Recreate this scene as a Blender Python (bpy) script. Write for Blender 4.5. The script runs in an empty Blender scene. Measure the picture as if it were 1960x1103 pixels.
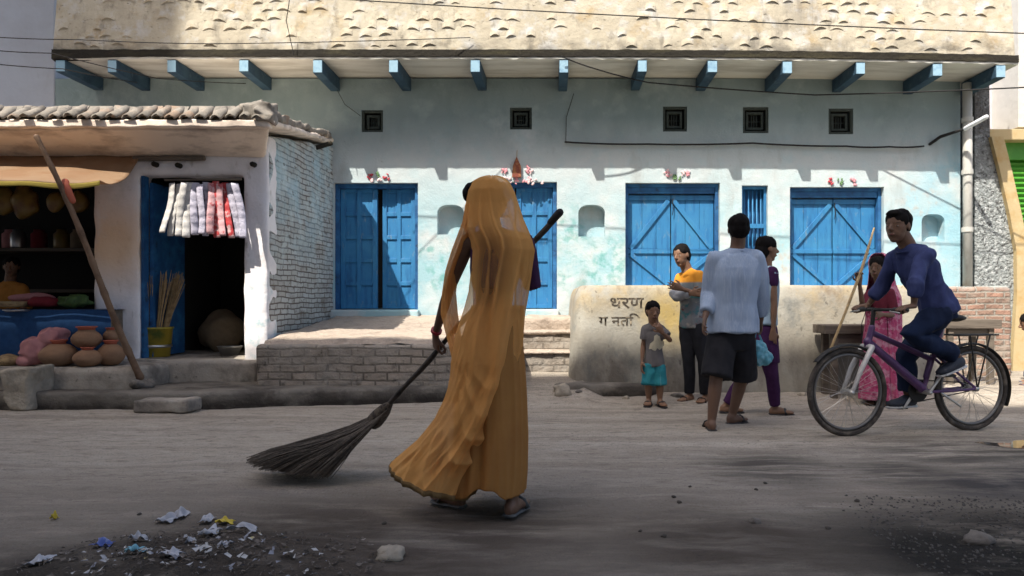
import bpy, bmesh, math, random
from mathutils import Vector, Matrix, noise
from math import sin, cos, pi, radians

SC = bpy.context.scene
COL = SC.collection
R = random.Random(7)

# ---------------------------------------------------------------- camera maths
# the photograph's measurements: focal length in photo pixels, principal point, eye height
F, CX, CY, EYE = 1307.0, 1060.0, 575.0, 1.0
def P(px, py, d):
    return Vector(((px - CX) * d / F, d, EYE + (CY - py) * d / F))
def PX(px, d): return (px - CX) * d / F
def PZ(py, d): return EYE + (CY - py) * d / F

# ---------------------------------------------------------------- mesh builder
class MB:
    def __init__(s): s.v = []; s.f = []
    def add(s, vs, fs):
        o = len(s.v); s.v += [Vector(v) for v in vs]; s.f += [tuple(i + o for i in f) for f in fs]; return s
    def box(s, a, b):
        x0, y0, z0 = a; x1, y1, z1 = b
        if x0 > x1: x0, x1 = x1, x0
        if y0 > y1: y0, y1 = y1, y0
        if z0 > z1: z0, z1 = z1, z0
        return s.add([(x0,y0,z0),(x1,y0,z0),(x1,y1,z0),(x0,y1,z0),(x0,y0,z1),(x1,y0,z1),(x1,y1,z1),(x0,y1,z1)],
              [(0,3,2,1),(4,5,6,7),(0,1,5,4),(1,2,6,5),(2,3,7,6),(3,0,4,7)])
    def obox(s, c, ax, ay, az):          # oriented box: centre and three half-axis vectors
        c = Vector(c); ax = Vector(ax); ay = Vector(ay); az = Vector(az)
        q = [c + ax*i + ay*j + az*k for k in (-1,1) for j in (-1,1) for i in (-1,1)]
        return s.add(q, [(0,2,3,1),(4,5,7,6),(0,1,5,4),(1,3,7,5),(3,2,6,7),(2,0,4,6)])
    def bar(s, p, q, w, h, up=Vector((0,0,1))):
        p = Vector(p); q = Vector(q); d = (q - p); u = d.normalized()
        side = u.cross(up)
        if side.length < 1e-4: side = u.cross(Vector((0,1,0)))
        side.normalize(); top = side.cross(u)
        return s.obox((p+q)/2, d/2, side*w/2, top*h/2)
    def prism(s, poly, y0, y1):          # XZ polygon pushed from y0 to y1
        n = len(poly)
        vs = [(x, y0, z) for x, z in poly] + [(x, y1, z) for x, z in poly]
        fs = [tuple(range(n)), tuple(range(2*n-1, n-1, -1))] + [(i, i+n, (i+1) % n + n, (i+1) % n) for i in range(n)]
        return s.add(vs, fs)
    def slab(s, poly, z0, z1):           # XY polygon from z0 to z1
        n = len(poly)
        vs = [(x, y, z0) for x, y in poly] + [(x, y, z1) for x, y in poly]
        fs = [tuple(range(n-1, -1, -1)), tuple(range(n, 2*n))] + [(i, (i+1) % n, (i+1) % n + n, i+n) for i in range(n)]
        return s.add(vs, fs)
    def rings(s, rs, cap=True):          # list of rings of equal length
        n = len(rs[0]); vs = [p for r in rs for p in r]; fs = []
        for k in range(len(rs) - 1):
            for i in range(n):
                j = (i + 1) % n
                fs.append((k*n+i, k*n+j, (k+1)*n+j, (k+1)*n+i))
        if cap:
            fs.append(tuple(range(n-1, -1, -1))); fs.append(tuple(range((len(rs)-1)*n, len(rs)*n)))
        return s.add(vs, fs)
    def tube(s, pts, rad, n=12, round_=True, flat=None):
        pts = [Vector(p) for p in pts]
        if not hasattr(rad, '__len__'): rad = [rad] * len(pts)
        rad = list(rad)
        if round_ and not hasattr(rad[0], '__len__'):
            u0 = (pts[0]-pts[1]).normalized(); u1 = (pts[-1]-pts[-2]).normalized()
            r0, r1 = rad[0], rad[-1]
            pts = [pts[0]+u0*r0*.95, pts[0]+u0*r0*.6] + pts + [pts[-1]+u1*r1*.6, pts[-1]+u1*r1*.95]
            rad = [r0*.3, r0*.8] + rad + [r1*.8, r1*.3]
        T = []
        for i in range(len(pts)):
            a = pts[max(i-1, 0)]; b = pts[min(i+1, len(pts)-1)]
            T.append((b-a).normalized())
        ref = Vector((0,0,1)) if abs(T[0].z) < .9 else Vector((0,1,0))
        if flat: ref = Vector(flat)
        N = (ref - T[0]*ref.dot(T[0])).normalized(); rs = []
        for i, p in enumerate(pts):
            N = (N - T[i]*N.dot(T[i])).normalized(); B = T[i].cross(N)
            r = rad[i]
            ra, rb = r if hasattr(r, '__len__') else (r, r)
            rs.append([p + N*ra*cos(2*pi*k/n) + B*rb*sin(2*pi*k/n) for k in range(n)])
        return s.rings(rs)
    def ell(s, c, r, ax=None, n=16, m=10):  # ellipsoid; ax = (x, y, z) axis vectors
        c = Vector(c); X, Y, Z = ax if ax else (Vector((1,0,0)), Vector((0,1,0)), Vector((0,0,1)))
        rs = []
        for k in range(1, m):
            t = pi*k/m
            rs.append([c + X*r[0]*sin(t)*cos(2*pi*i/n) + Y*r[1]*sin(t)*sin(2*pi*i/n) - Z*r[2]*cos(t) for i in range(n)])
        return s.rings(rs)
    def lathe(s, c, prof, n=24, wob=0.0):   # prof: (radius, z)
        c = Vector(c); rs = []
        for r, z in prof:
            rs.append([c + Vector((r*cos(2*pi*i/n)*(1+wob*sin(2*pi*i/n*2+z*9)), r*sin(2*pi*i/n), z)) for i in range(n)])
        return s.rings(rs)
    def loft(s, secs, n=20, p=2.0):         # (centre, side vec, front vec, rx, ry)
        rs = []
        for c, a, b, rx, ry in secs:
            ring = []
            for i in range(n):
                t = 2*pi*i/n; cc, ss = cos(t), sin(t)
                ring.append(Vector(c) + a*rx*math.copysign(abs(cc)**(2/p), cc) + b*ry*math.copysign(abs(ss)**(2/p), ss))
            rs.append(ring)
        return s.rings(rs)
    def grid(s, fn, nu, nv):
        vs = [fn(i/nu, j/nv) for j in range(nv+1) for i in range(nu+1)]
        fs = [(j*(nu+1)+i, j*(nu+1)+i+1, (j+1)*(nu+1)+i+1, (j+1)*(nu+1)+i) for j in range(nv) for i in range(nu)]
        return s.add(vs, fs)
    def mesh(s, name, smooth=False):
        me = bpy.data.meshes.new(name); me.from_pydata([tuple(v) for v in s.v], [], s.f); me.update()
        bm = bmesh.new(); bm.from_mesh(me); bmesh.ops.recalc_face_normals(bm, faces=bm.faces); bm.to_mesh(me); bm.free()
        if smooth:
            for p in me.polygons: p.use_smooth = True
        return me

def ev(me, mods):                          # run modifiers on a mesh and return the result
    o = bpy.data.objects.new('work', me); COL.objects.link(o)
    for typ, kw in mods:
        m = o.modifiers.new('m', typ)
        for k, v in kw.items(): setattr(m, k, v)
    dg = bpy.context.evaluated_depsgraph_get()
    out = bpy.data.meshes.new_from_object(o.evaluated_get(dg))
    bpy.data.objects.remove(o); return out

def fuse(mb, voxel=.006, sm=3, wr=None, smooth=True):   # one continuous skin over overlapping shapes
    me = ev(mb.mesh('w'), [('REMESH', dict(mode='VOXEL', voxel_size=voxel)), ('SMOOTH', dict(factor=.5, iterations=sm))])
    if wr: wrinkle(me, *wr)
    for p in me.polygons: p.use_smooth = smooth
    return me

def wrinkle(me, amp, freq, st=(1,1,1), seed=0.0):
    nr = [v.normal.copy() for v in me.vertices]
    for v, n in zip(me.vertices, nr):
        q = Vector((v.co.x*st[0]*freq+seed, v.co.y*st[1]*freq, v.co.z*st[2]*freq))
        a = noise.noise(q); b = noise.noise(q*2.3+Vector((3,1,7)))
        v.co += n * amp * ((1-abs(a)*2.2)*.7 + b*.5)
    me.update()

# ---------------------------------------------------------------- objects
ORG = {}
def thing(name, label, cat, loc=(0,0,0), group=None):
    o = bpy.data.objects.new(name, None); COL.objects.link(o); o.location = loc; o.empty_display_size = .1
    o['label'] = label; o['category'] = cat
    if group: o['group'] = group
    ORG[o.name] = Vector(loc); return o
def _shift(me, off):
    for v in me.vertices: v.co -= off
    me.update()
def part(name, mb, m, parent, smooth=False, bevel=0, label=None, seg=2):
    me = mb.mesh(name, smooth) if isinstance(mb, MB) else mb
    if bevel: me = ev(me, [('BEVEL', dict(width=bevel, segments=seg, limit_method='ANGLE'))])
    if smooth and bevel:
        for p in me.polygons: p.use_smooth = True
    _shift(me, ORG[parent.name]); me.name = name
    me.materials.clear(); me.materials.append(m)
    o = bpy.data.objects.new(name, me); COL.objects.link(o); o.parent = parent
    ORG[o.name] = ORG[parent.name]
    if label: o['label'] = label
    return o
def solo(name, mb, m, label, cat, loc=None, group=None, smooth=False, bevel=0):
    me = mb.mesh(name, smooth) if isinstance(mb, MB) else mb
    if bevel: me = ev(me, [('BEVEL', dict(width=bevel, segments=2, limit_method='ANGLE'))])
    if loc is None:
        n = len(me.vertices); c = sum((v.co for v in me.vertices), Vector())/n
        loc = Vector((c.x, c.y, min(v.co.z for v in me.vertices)))
    loc = Vector(loc); _shift(me, loc); me.name = name
    me.materials.clear(); me.materials.append(m)
    o = bpy.data.objects.new(name, me); COL.objects.link(o); o.location = loc; ORG[o.name] = loc
    if cat: o['label'] = label; o['category'] = cat
    if group: o['group'] = group
    return o
def struct(name, mb, m, smooth=False, bevel=0, kind='structure'):
    o = solo(name, mb, m, '', None, smooth=smooth, bevel=bevel); o['kind'] = kind; return o
def copy_thing(root, loc, label=None):
    r = root.copy(); COL.objects.link(r); r.location = loc
    if label: r['label'] = label
    for ch in root.children:
        c = ch.copy(); COL.objects.link(c); c.parent = r
        for g in ch.children:
            h = g.copy(); COL.objects.link(h); h.parent = c
    return r

# ---------------------------------------------------------------- materials
def mat(name, base, rough=.85, layers=(), bump=None, metal=0.0, spec=.3, world=False, brick=None, alpha=0.0, trans=0.0, k=1.0, sheer=None):
    base = tuple(c*k for c in base); layers = [dict(l, c=tuple(c*k for c in l['c'])) for l in layers]
    m = bpy.data.materials.new(name); m.use_nodes = True
    nt = m.node_tree; N = nt.nodes; L = nt.links
    b = N['Principled BSDF']; b.inputs['Roughness'].default_value = rough; b.inputs['Metallic'].default_value = metal
    b.inputs['Specular IOR Level'].default_value = spec
    def new(t, **k):
        n = N.new(t)
        for a, v in k.items(): setattr(n, a, v)
        return n
    if world: co = new('ShaderNodeNewGeometry').outputs['Position']
    else: co = new('ShaderNodeTexCoord').outputs['Object']
    def scaled(st, off=0.0):
        mp = new('ShaderNodeMapping'); mp.inputs['Scale'].default_value = st; mp.inputs['Location'].default_value = (off, off*1.7, off*.6)
        L.new(co, mp.inputs['Vector']); return mp.outputs['Vector']
    def rng(sock, lo, hi, a=1.0):
        r = new('ShaderNodeMapRange'); r.inputs['From Min'].default_value = lo; r.inputs['From Max'].default_value = hi
        r.inputs['To Max'].default_value = a; r.clamp = True
        L.new(sock, r.inputs['Value']); return r.outputs['Result']
    def mul(x, y):
        q = new('ShaderNodeMath', operation='MULTIPLY'); L.new(x, q.inputs[0])
        if hasattr(y, 'is_linked'): L.new(y, q.inputs[1])
        else: q.inputs[1].default_value = y
        return q.outputs[0]
    rgb = new('ShaderNodeRGB'); rgb.outputs[0].default_value = (*base, 1); cur = rgb.outputs[0]
    hsock = None
    if brick:   # dict(c1,c2,m,scale,axes,bw,rh,ms,a)
        sx = new('ShaderNodeSeparateXYZ'); L.new(co, sx.inputs[0]); cx = new('ShaderNodeCombineXYZ')
        ax = brick.get('axes', 'XZ')
        nz = new('ShaderNodeTexNoise'); nz.inputs['Scale'].default_value = 3.0; L.new(co, nz.inputs['Vector'])
        wob = new('ShaderNodeMath', operation='MULTIPLY_ADD'); L.new(nz.outputs[0], wob.inputs[0]); wob.inputs[1].default_value = .05
        L.new(sx.outputs[ax[1]], wob.inputs[2])
        L.new(sx.outputs[ax[0]], cx.inputs[0]); L.new(wob.outputs[0], cx.inputs[1])
        bt = new('ShaderNodeTexBrick'); L.new(cx.outputs[0], bt.inputs['Vector'])
        bt.inputs['Color1'].default_value = (*brick['c1'], 1); bt.inputs['Color2'].default_value = (*brick['c2'], 1)
        bt.inputs['Mortar'].default_value = (*brick['m'], 1); bt.inputs['Scale'].default_value = 1
        bt.inputs['Brick Width'].default_value = brick.get('bw', .24); bt.inputs['Row Height'].default_value = brick.get('rh', .075)
        bt.inputs['Mortar Size'].default_value = brick.get('ms', .012); bt.inputs['Mortar Smooth'].default_value = .4
        cur = bt.outputs['Color']; hsock = bt.outputs['Fac']
    for i, ly in enumerate(layers):
        nz = new('ShaderNodeTexNoise'); nz.inputs['Scale'].default_value = ly.get('s', 4)
        nz.inputs['Detail'].default_value = ly.get('d', 6); nz.inputs['Roughness'].default_value = ly.get('r', .62)
        L.new(scaled(ly.get('st', (1,1,1)), 3.1*i+1.3), nz.inputs['Vector'])
        f = rng(nz.outputs[0], ly.get('lo', .45), ly.get('hi', .62), ly.get('a', 1))
        if 'z' in ly:
            sx = new('ShaderNodeSeparateXYZ'); L.new(co, sx.inputs[0]); f = mul(f, rng(sx.outputs[ly.get('zx', 'Z')], *ly['z']))
        if 'at' in ly:
            tot = None
            for x, y, z, r in ly['at']:
                vm = new('ShaderNodeVectorMath', operation='DISTANCE'); L.new(co, vm.inputs[0]); vm.inputs[1].default_value = (x, y, z)
                g = rng(vm.outputs['Value'], r, r*.25)
                if tot is None: tot = g
                else:
                    mx = new('ShaderNodeMath', operation='MAXIMUM'); L.new(tot, mx.inputs[0]); L.new(g, mx.inputs[1]); tot = mx.outputs[0]
            f = mul(f, tot)
        mx = new('ShaderNodeMix', data_type='RGBA'); L.new(f, mx.inputs['Factor']); L.new(cur, mx.inputs['A'])
        mx.inputs['B'].default_value = (*ly['c'], 1); cur = mx.outputs['Result']
    L.new(cur, b.inputs['Base Color'])
    last = None
    if bump:
        for (s_, st_, dist, *rest) in (bump if isinstance(bump, list) else [bump]):
            nz = new('ShaderNodeTexNoise'); nz.inputs['Scale'].default_value = s_; nz.inputs['Detail'].default_value = 8
            L.new(scaled(rest[0] if rest else (1,1,1), 9.0), nz.inputs['Vector'])
            bp = new('ShaderNodeBump'); bp.inputs['Strength'].default_value = st_; bp.inputs['Distance'].default_value = dist
            L.new(nz.outputs[0], bp.inputs['Height'])
            if last: L.new(last, bp.inputs['Normal'])
            last = bp.outputs[0]
    if hsock:
        bp = new('ShaderNodeBump'); bp.inputs['Strength'].default_value = .8; bp.inputs['Distance'].default_value = .012; bp.invert = True
        L.new(hsock, bp.inputs['Height'])
        if last: L.new(last, bp.inputs['Normal'])
        last = bp.outputs[0]
    if last: L.new(last, b.inputs['Normal'])
    if alpha or trans:
        out = N['Material Output']; sh = b.outputs[0]
        if trans:
            t = new('ShaderNodeBsdfTranslucent'); L.new(cur, t.inputs[0]); x = new('ShaderNodeMixShader'); x.inputs[0].default_value = trans
            L.new(sh, x.inputs[1]); L.new(t.outputs[0], x.inputs[2]); sh = x.outputs[0]
        if alpha:
            t = new('ShaderNodeBsdfTransparent'); x = new('ShaderNodeMixShader'); x.inputs[0].default_value = alpha
            if sheer:
                at = new('ShaderNodeAttribute'); at.attribute_name = sheer; L.new(at.outputs['Fac'], x.inputs[0])
            L.new(sh, x.inputs[1]); L.new(t.outputs[0], x.inputs[2]); sh = x.outputs[0]
        L.new(sh, out.inputs[0])
    return m
def cloth(name, c, d=None, s=18, rough=.9, **k):
    d = d or tuple(x*.72 for x in c)
    return mat(name, c, rough, [dict(c=d, s=s, lo=.4, hi=.7, a=.7)], bump=[(60, .25, .004), (9, .3, .01)], spec=.15, **k)
# ================================================================ world, sun, camera
W = bpy.data.worlds.new('World'); SC.world = W; W.use_nodes = True
sk = W.node_tree.nodes.new('ShaderNodeTexSky'); sk.sky_type = 'NISHITA'; sk.sun_disc = False
SUN = Vector((.50, .71, -1.20))
sk.sun_elevation = radians(54); sk.sun_rotation = radians(215); sk.dust_density = 5.0; sk.air_density = 1.0; sk.ozone_density = 1.0
bg = W.node_tree.nodes['Background']; bg.inputs[1].default_value = .15
W.node_tree.links.new(sk.outputs[0], bg.inputs[0])
sl = bpy.data.lights.new('sun', 'SUN'); sl.energy = 4.8; sl.angle = radians(.5); sl.color = (1, .93, .82)
so = bpy.data.objects.new('sun', sl); COL.objects.link(so); so.rotation_euler = SUN.to_track_quat('-Z', 'Y').to_euler(); so.location = (-6, -10, 18)
cam = bpy.data.cameras.new('camera'); co_ = bpy.data.objects.new('camera', cam); COL.objects.link(co_)
co_.location = (0, 0, EYE); co_.rotation_euler = (pi/2, 0, 0); cam.lens = 36*F/1960; cam.sensor_width = 36
cam.shift_x = -(CX-980)/1960; cam.shift_y = (CY-551.5)/1960; cam.clip_end = 3000; cam.clip_start = .05
SC.camera = co_
cam.dof.use_dof = True; cam.dof.focus_distance = 3.6; cam.dof.aperture_fstop = 5.6
SC.view_settings.view_transform = 'Standard'; SC.view_settings.look = 'None'; SC.view_settings.exposure = .8; SC.view_settings.gamma = 1
SC.cycles.max_bounces = 7; SC.cycles.use_denoising = True; SC.cycles.sample_clamp_indirect = 6

# ================================================================ materials
DF = 9.3                                   # depth of the blue building's front wall
def FP(px, py): return (PX(px, DF), DF, PZ(py, DF))
MT = {}
MT['ground'] = mat('dusty_ground', (.425,.375,.31), .95, [
    dict(c=(.32,.28,.235), s=1.1, st=(.35,1.6,1), lo=.46, hi=.66, a=.85), dict(c=(.50,.45,.39), s=2.3, st=(.5,2.2,1), lo=.5, hi=.72, a=.7),
    dict(c=(.25,.215,.18), s=5.5, st=(.6,2.2,1), lo=.58, hi=.7, a=.7), dict(c=(.20,.17,.14), s=16, st=(.4,1.6,1), lo=.53, hi=.66, a=.75), dict(c=(.53,.48,.41), s=21, st=(.4,1.6,1), lo=.56, hi=.68, a=.6),
    dict(c=(.24,.205,.17), s=1.7, st=(.06,2.6,1), lo=.52, hi=.60, a=.55), dict(c=(.55,.50,.43), s=2.1, st=(.07,3.2,1), lo=.58, hi=.66, a=.4), dict(c=(.13,.115,.10), s=85, d=3, lo=.57, hi=.66, a=.65), dict(c=(.62,.57,.50), s=120, d=2, lo=.60, hi=.68, a=.5), dict(c=(.10,.09,.08), s=34, lo=.61, hi=.70, a=.75), dict(c=(.52,.49,.45), s=48, lo=.64, hi=.72, a=.5),
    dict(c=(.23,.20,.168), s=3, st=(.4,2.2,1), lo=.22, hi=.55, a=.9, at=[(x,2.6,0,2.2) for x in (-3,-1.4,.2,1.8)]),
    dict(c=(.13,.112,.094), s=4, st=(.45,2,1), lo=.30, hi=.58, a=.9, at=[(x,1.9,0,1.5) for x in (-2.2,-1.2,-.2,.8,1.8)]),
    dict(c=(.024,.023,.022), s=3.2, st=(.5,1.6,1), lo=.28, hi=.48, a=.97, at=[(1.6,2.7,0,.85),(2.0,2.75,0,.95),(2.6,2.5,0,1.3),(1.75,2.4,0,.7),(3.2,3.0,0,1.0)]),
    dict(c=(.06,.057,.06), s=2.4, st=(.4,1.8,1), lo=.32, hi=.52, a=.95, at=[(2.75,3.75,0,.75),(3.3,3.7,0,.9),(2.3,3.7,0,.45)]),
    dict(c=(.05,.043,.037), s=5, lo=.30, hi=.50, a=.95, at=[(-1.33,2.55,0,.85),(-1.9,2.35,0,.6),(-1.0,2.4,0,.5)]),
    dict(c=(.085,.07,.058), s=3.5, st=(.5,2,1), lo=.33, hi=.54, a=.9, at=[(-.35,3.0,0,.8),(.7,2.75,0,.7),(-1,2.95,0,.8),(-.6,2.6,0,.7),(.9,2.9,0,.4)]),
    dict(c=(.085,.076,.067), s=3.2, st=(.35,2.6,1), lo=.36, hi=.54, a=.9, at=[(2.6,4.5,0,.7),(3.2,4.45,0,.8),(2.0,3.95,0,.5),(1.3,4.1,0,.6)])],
    bump=[(14, .6, .03, (.6,1.4,1)), (45, .7, .02), (140, .7, .010)], spec=.08, world=True, k=.88)
MT['concrete'] = mat('old_concrete', (.36,.325,.28), .92, [dict(c=(.15,.135,.12), s=3, lo=.45, hi=.65), dict(c=(.38,.36,.32), s=7, lo=.55, hi=.7, a=.7), dict(c=(.08,.07,.06), s=22, lo=.62, hi=.72, a=.7)], bump=[(9,.5,.03),(60,.5,.008)], spec=.15)
MT['facade'] = mat('limewashed_wall', (.60,.67,.69), .9, [
    dict(c=(.69,.73,.73), s=1.6, lo=.48, hi=.66, a=.8),
    dict(c=(.33,.58,.66), s=1.9, lo=.38, hi=.57, a=.85, z=(2.95,1.9), zx='Z'),
    dict(c=(.52,.67,.71), s=5, lo=.5, hi=.66, a=.6),
    dict(c=(.36,.62,.73), s=2.2, lo=.38, hi=.56, a=.95, at=[FP(1800,450)+(1.0,), FP(1840,350)+(.8,)]),
    dict(c=(.10,.40,.36), s=7, lo=.50, hi=.62, a=.62, at=[FP(1090,440)+(.42,), FP(1165,500)+(.5,), FP(1140,540)+(.45,), FP(850,520)+(.45,), FP(1085,520)+(.4,), FP(820,480)+(.3,)]),
    dict(c=(.58,.45,.36), s=8, lo=.5, hi=.64, a=.7, at=[FP(1760,385)+(.35,), FP(1480,500)+(.5,)]),
    dict(c=(.40,.41,.40), s=2.6, st=(1,1,.35), lo=.56, hi=.72, a=.6),
    dict(c=(.30,.29,.27), s=24, lo=.66, hi=.74, a=.55),
    dict(c=(.27,.36,.37), s=1.3, lo=.18, hi=.42, a=.9, z=(2.85,3.5)), dict(c=(.22,.30,.30), s=2.2, st=(1,1,.6), lo=.46, hi=.64, a=.7, z=(2.9,3.9)), dict(c=(.42,.52,.53), s=3, lo=.54, hi=.7, a=.6, z=(2.9,3.3))],  # eave shade on the upper wall, painted into the colour
    bump=[(5,.5,.03),(40,.45,.006)], spec=.2, world=True, k=0.80)
MT['soffit'] = mat('whitewashed_soffit', (.60,.60,.55), .9, [dict(c=(.36,.35,.30), s=3, st=(.4,2,1), lo=.45, hi=.65, a=.7)], bump=(18,.4,.01), world=True)
MT['grime'] = mat('black_grime', (.018,.016,.012), .95, [dict(c=(.045,.04,.022), s=5, st=(.3,1,2), lo=.5, hi=.68, a=.8), dict(c=(.07,.03,.015), s=3, st=(.4,1,1), lo=.62, hi=.7, a=.6)], bump=(25,.7,.02), world=True)
MT['tile'] = mat('limewashed_tiles', (.62,.56,.44), .92, [
    dict(c=(.74,.68,.54), s=2.2, lo=.45, hi=.62, a=.9), dict(c=(.56,.43,.25), s=2.8, lo=.54, hi=.68, a=.8), dict(c=(.74,.75,.74), s=5, lo=.52, hi=.66, a=.7),
    dict(c=(.34,.31,.25), s=6, st=(1,1,.5), lo=.56, hi=.68, a=.8), dict(c=(.10,.09,.07), s=17, st=(.7,1,1.5), lo=.62, hi=.72, a=.8),
    dict(c=(.16,.15,.13), s=7, st=(.6,1,1), lo=.4, hi=.6, a=.85, z=(4.32,4.12)),
    dict(c=(.20,.19,.18), s=3, st=(2.2,1,.2), lo=.42, hi=.6, a=.75, at=[(PX(1525,8.9),8.9,4.7,.55),(PX(1810,8.9),8.9,5.0,.4),(PX(1450,8.8),8.8,4.3,.45)])],
    bump=[(14,.6,.02),(70,.5,.006)], spec=.15, world=True, k=0.66)
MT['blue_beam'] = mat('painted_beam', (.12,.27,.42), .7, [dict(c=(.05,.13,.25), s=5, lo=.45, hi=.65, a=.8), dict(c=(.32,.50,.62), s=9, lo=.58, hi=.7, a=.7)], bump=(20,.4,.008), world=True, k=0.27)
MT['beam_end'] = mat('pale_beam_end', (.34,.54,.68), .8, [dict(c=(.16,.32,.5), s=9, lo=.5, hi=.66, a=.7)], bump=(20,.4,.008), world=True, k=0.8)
MT['door'] = mat('blue_door_paint', (.040,.25,.55), .55, [dict(c=(.06,.30,.58), s=3, lo=.45, hi=.65, a=.8), dict(c=(.018,.12,.33), s=4, st=(4,1,.6), lo=.5, hi=.68, a=.7),
    dict(c=(.24,.36,.46), s=9, st=(2,1,.7), lo=.60, hi=.7, a=.65), dict(c=(.03,.05,.08), s=26, lo=.66, hi=.74, a=.6)], bump=[(30,.35,.006,(3,1,.5)),(8,.2,.01)], spec=.35, world=True, k=0.68)
MT['door_frame'] = mat('dark_blue_frame', (.018,.085,.22), .6, [dict(c=(.035,.17,.38), s=6, lo=.45, hi=.65, a=.8), dict(c=(.02,.025,.035), s=9, lo=.58, hi=.7, a=.7)], bump=(25,.4,.006), world=True)
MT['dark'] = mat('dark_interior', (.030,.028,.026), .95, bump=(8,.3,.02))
MT['vent'] = mat('grey_green_vent', (.04,.052,.046), .8, [dict(c=(.075,.09,.08), s=14, lo=.5, hi=.7, a=.7)], bump=(30,.4,.005))
MT['shop_wall'] = mat('lilac_plaster', (.84,.82,.84), .92, [dict(c=(.74,.70,.70), s=2, lo=.45, hi=.66), dict(c=(.65,.65,.64), s=5, lo=.54, hi=.7, a=.7), dict(c=(.3,.26,.22), s=9, st=(1,1,.5), lo=.6, hi=.72, a=.6),
    dict(c=(.85,.58,.34), s=2, lo=.25, hi=.5, a=.85, at=[(PX(215,7.15),7.15,1.6,.62),(PX(90,7.15),7.15,2.6,.9)]),  # tan plaster with the tarp's warm light painted into its colour
    dict(c=(.25,.50,.55), s=7, lo=.5, hi=.64, a=.6, at=[(PX(490,7.15),7.15,.8,.6)])], bump=[(6,.5,.03),(45,.4,.006)], world=True, k=1.0)
MT['brickside'] = mat('whitewashed_brick', (.5,.5,.5), .93, [
    dict(c=(.40,.56,.63), s=1.8, lo=.42, hi=.6, a=.8, z=(1.2,2.2)), dict(c=(.56,.66,.68), s=4, lo=.5, hi=.66, a=.6, z=(.9,1.9)),
    dict(c=(.16,.12,.09), s=3.3, lo=.54, hi=.68, a=.75, z=(1.9,1.0)), dict(c=(.10,.08,.065), s=12, st=(1,1,1.6), lo=.58, hi=.68, a=.8)],
    brick=dict(c1=(.44,.46,.45), c2=(.36,.36,.34), m=(.13,.11,.10), axes='YZ', bw=.19, rh=.062, ms=.008), bump=[(20,.5,.012)], world=True)
MT['brick'] = mat('worn_brick', (.3,.28,.25), .95, [dict(c=(.30,.265,.225), s=2.4, lo=.42, hi=.62, a=.8), dict(c=(.42,.385,.34), s=3.2, lo=.44, hi=.66, a=.85), dict(c=(.07,.06,.05), s=11, lo=.6, hi=.7, a=.7), dict(c=(.17,.20,.21), s=3, lo=.6, hi=.7, a=.4)],
    brick=dict(c1=(.36,.31,.26), c2=(.29,.25,.21), m=(.15,.13,.11), axes='XZ', bw=.235, rh=.078, ms=.011), bump=[(16,.8,.03),(60,.5,.01)], world=True, k=.70)
MT['redbrick'] = mat('bare_brick', (.3,.2,.15), .95, [dict(c=(.42,.36,.30), s=3, lo=.48, hi=.64, a=.8), dict(c=(.30,.52,.58), s=2.5, lo=.40, hi=.55, a=.9, z=(1.1,1.35))],
    brick=dict(c1=(.32,.19,.14), c2=(.25,.17,.13), m=(.30,.27,.23), axes='XZ', bw=.23, rh=.075, ms=.014), bump=[(16,.8,.03)], world=True, k=0.75)
MT['sand'] = mat('rubble_sand', (.48,.40,.33), .95, [dict(c=(.33,.27,.22), s=5, lo=.5, hi=.66, a=.8), dict(c=(.58,.52,.45), s=13, lo=.56, hi=.7, a=.7)], bump=[(14,.8,.04),(60,.6,.012)], world=True, k=0.80)
MT['terrace'] = mat('stained_cream_plaster', (.46,.43,.36), .93, [
    dict(c=(.55,.53,.46), s=2.3, lo=.45, hi=.62, a=.9), dict(c=(.55,.42,.22), s=3.0, lo=.44, hi=.60, a=.8, z=(.75,1.1)),
    dict(c=(.62,.45,.15), s=2, lo=.3, hi=.5, a=.85, at=[(PX(1290,7.1),7.05,.85,.45)]),
    dict(c=(.26,.19,.12), s=5, st=(1,1,.35), lo=.5, hi=.64, a=.85, z=(.9,1.15)), dict(c=(.24,.21,.18), s=2.6, st=(1.4,1,.6), lo=.42, hi=.62, a=.85, z=(.8,.3)),
    dict(c=(.20,.22,.22), s=3.3, st=(1.2,1,.8), lo=.55, hi=.68, a=.6), dict(c=(.10,.085,.07), s=16, st=(1,1,.7), lo=.62, hi=.72, a=.7)], bump=[(5,.5,.02),(40,.5,.008)], world=True, k=0.66)
MT['lavender'] = mat('lavender_plaster', (.50,.48,.53), .92, [dict(c=(.42,.41,.46), s=1.5, lo=.45, hi=.65, a=.7)], bump=(6,.4,.02), world=True)
MT['neighbour'] = mat('pale_lilac_plaster', (.41,.45,.51), .92, [dict(c=(.36,.38,.43), s=1.2, lo=.45, hi=.66, a=.8), dict(c=(.28,.28,.29), s=5, st=(1,1,.3), lo=.6, hi=.72, a=.4)], bump=(6,.4,.02), world=True)
MT['rough'] = mat('roughcast_masonry', (.33,.36,.36), .95, [dict(c=(.55,.58,.58), s=16, lo=.50, hi=.58, a=.9), dict(c=(.09,.09,.09), s=26, lo=.54, hi=.62, a=.95), dict(c=(.10,.09,.085), s=4, lo=.35, hi=.5, a=.8, z=(2.6,3.4))], bump=[(26,1,.05)], world=True, k=0.8)
MT['yellow'] = mat('cream_yellow_paint', (.66,.52,.29), .8, [dict(c=(.60,.38,.13), s=4, lo=.48, hi=.66, a=.8), dict(c=(.74,.64,.38), s=7, lo=.55, hi=.7, a=.7)], bump=(20,.4,.008), world=True, k=0.7)
MT['green'] = mat('green_shutter_paint', (.07,.30,.03), .5, [dict(c=(.16,.42,.06), s=4, lo=.5, hi=.66, a=.7)], spec=.4, world=True, k=0.8)
MT['white'] = mat('white_plaster', (.78,.76,.72), .9, bump=(9,.4,.02), world=True, k=0.7)
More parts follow.
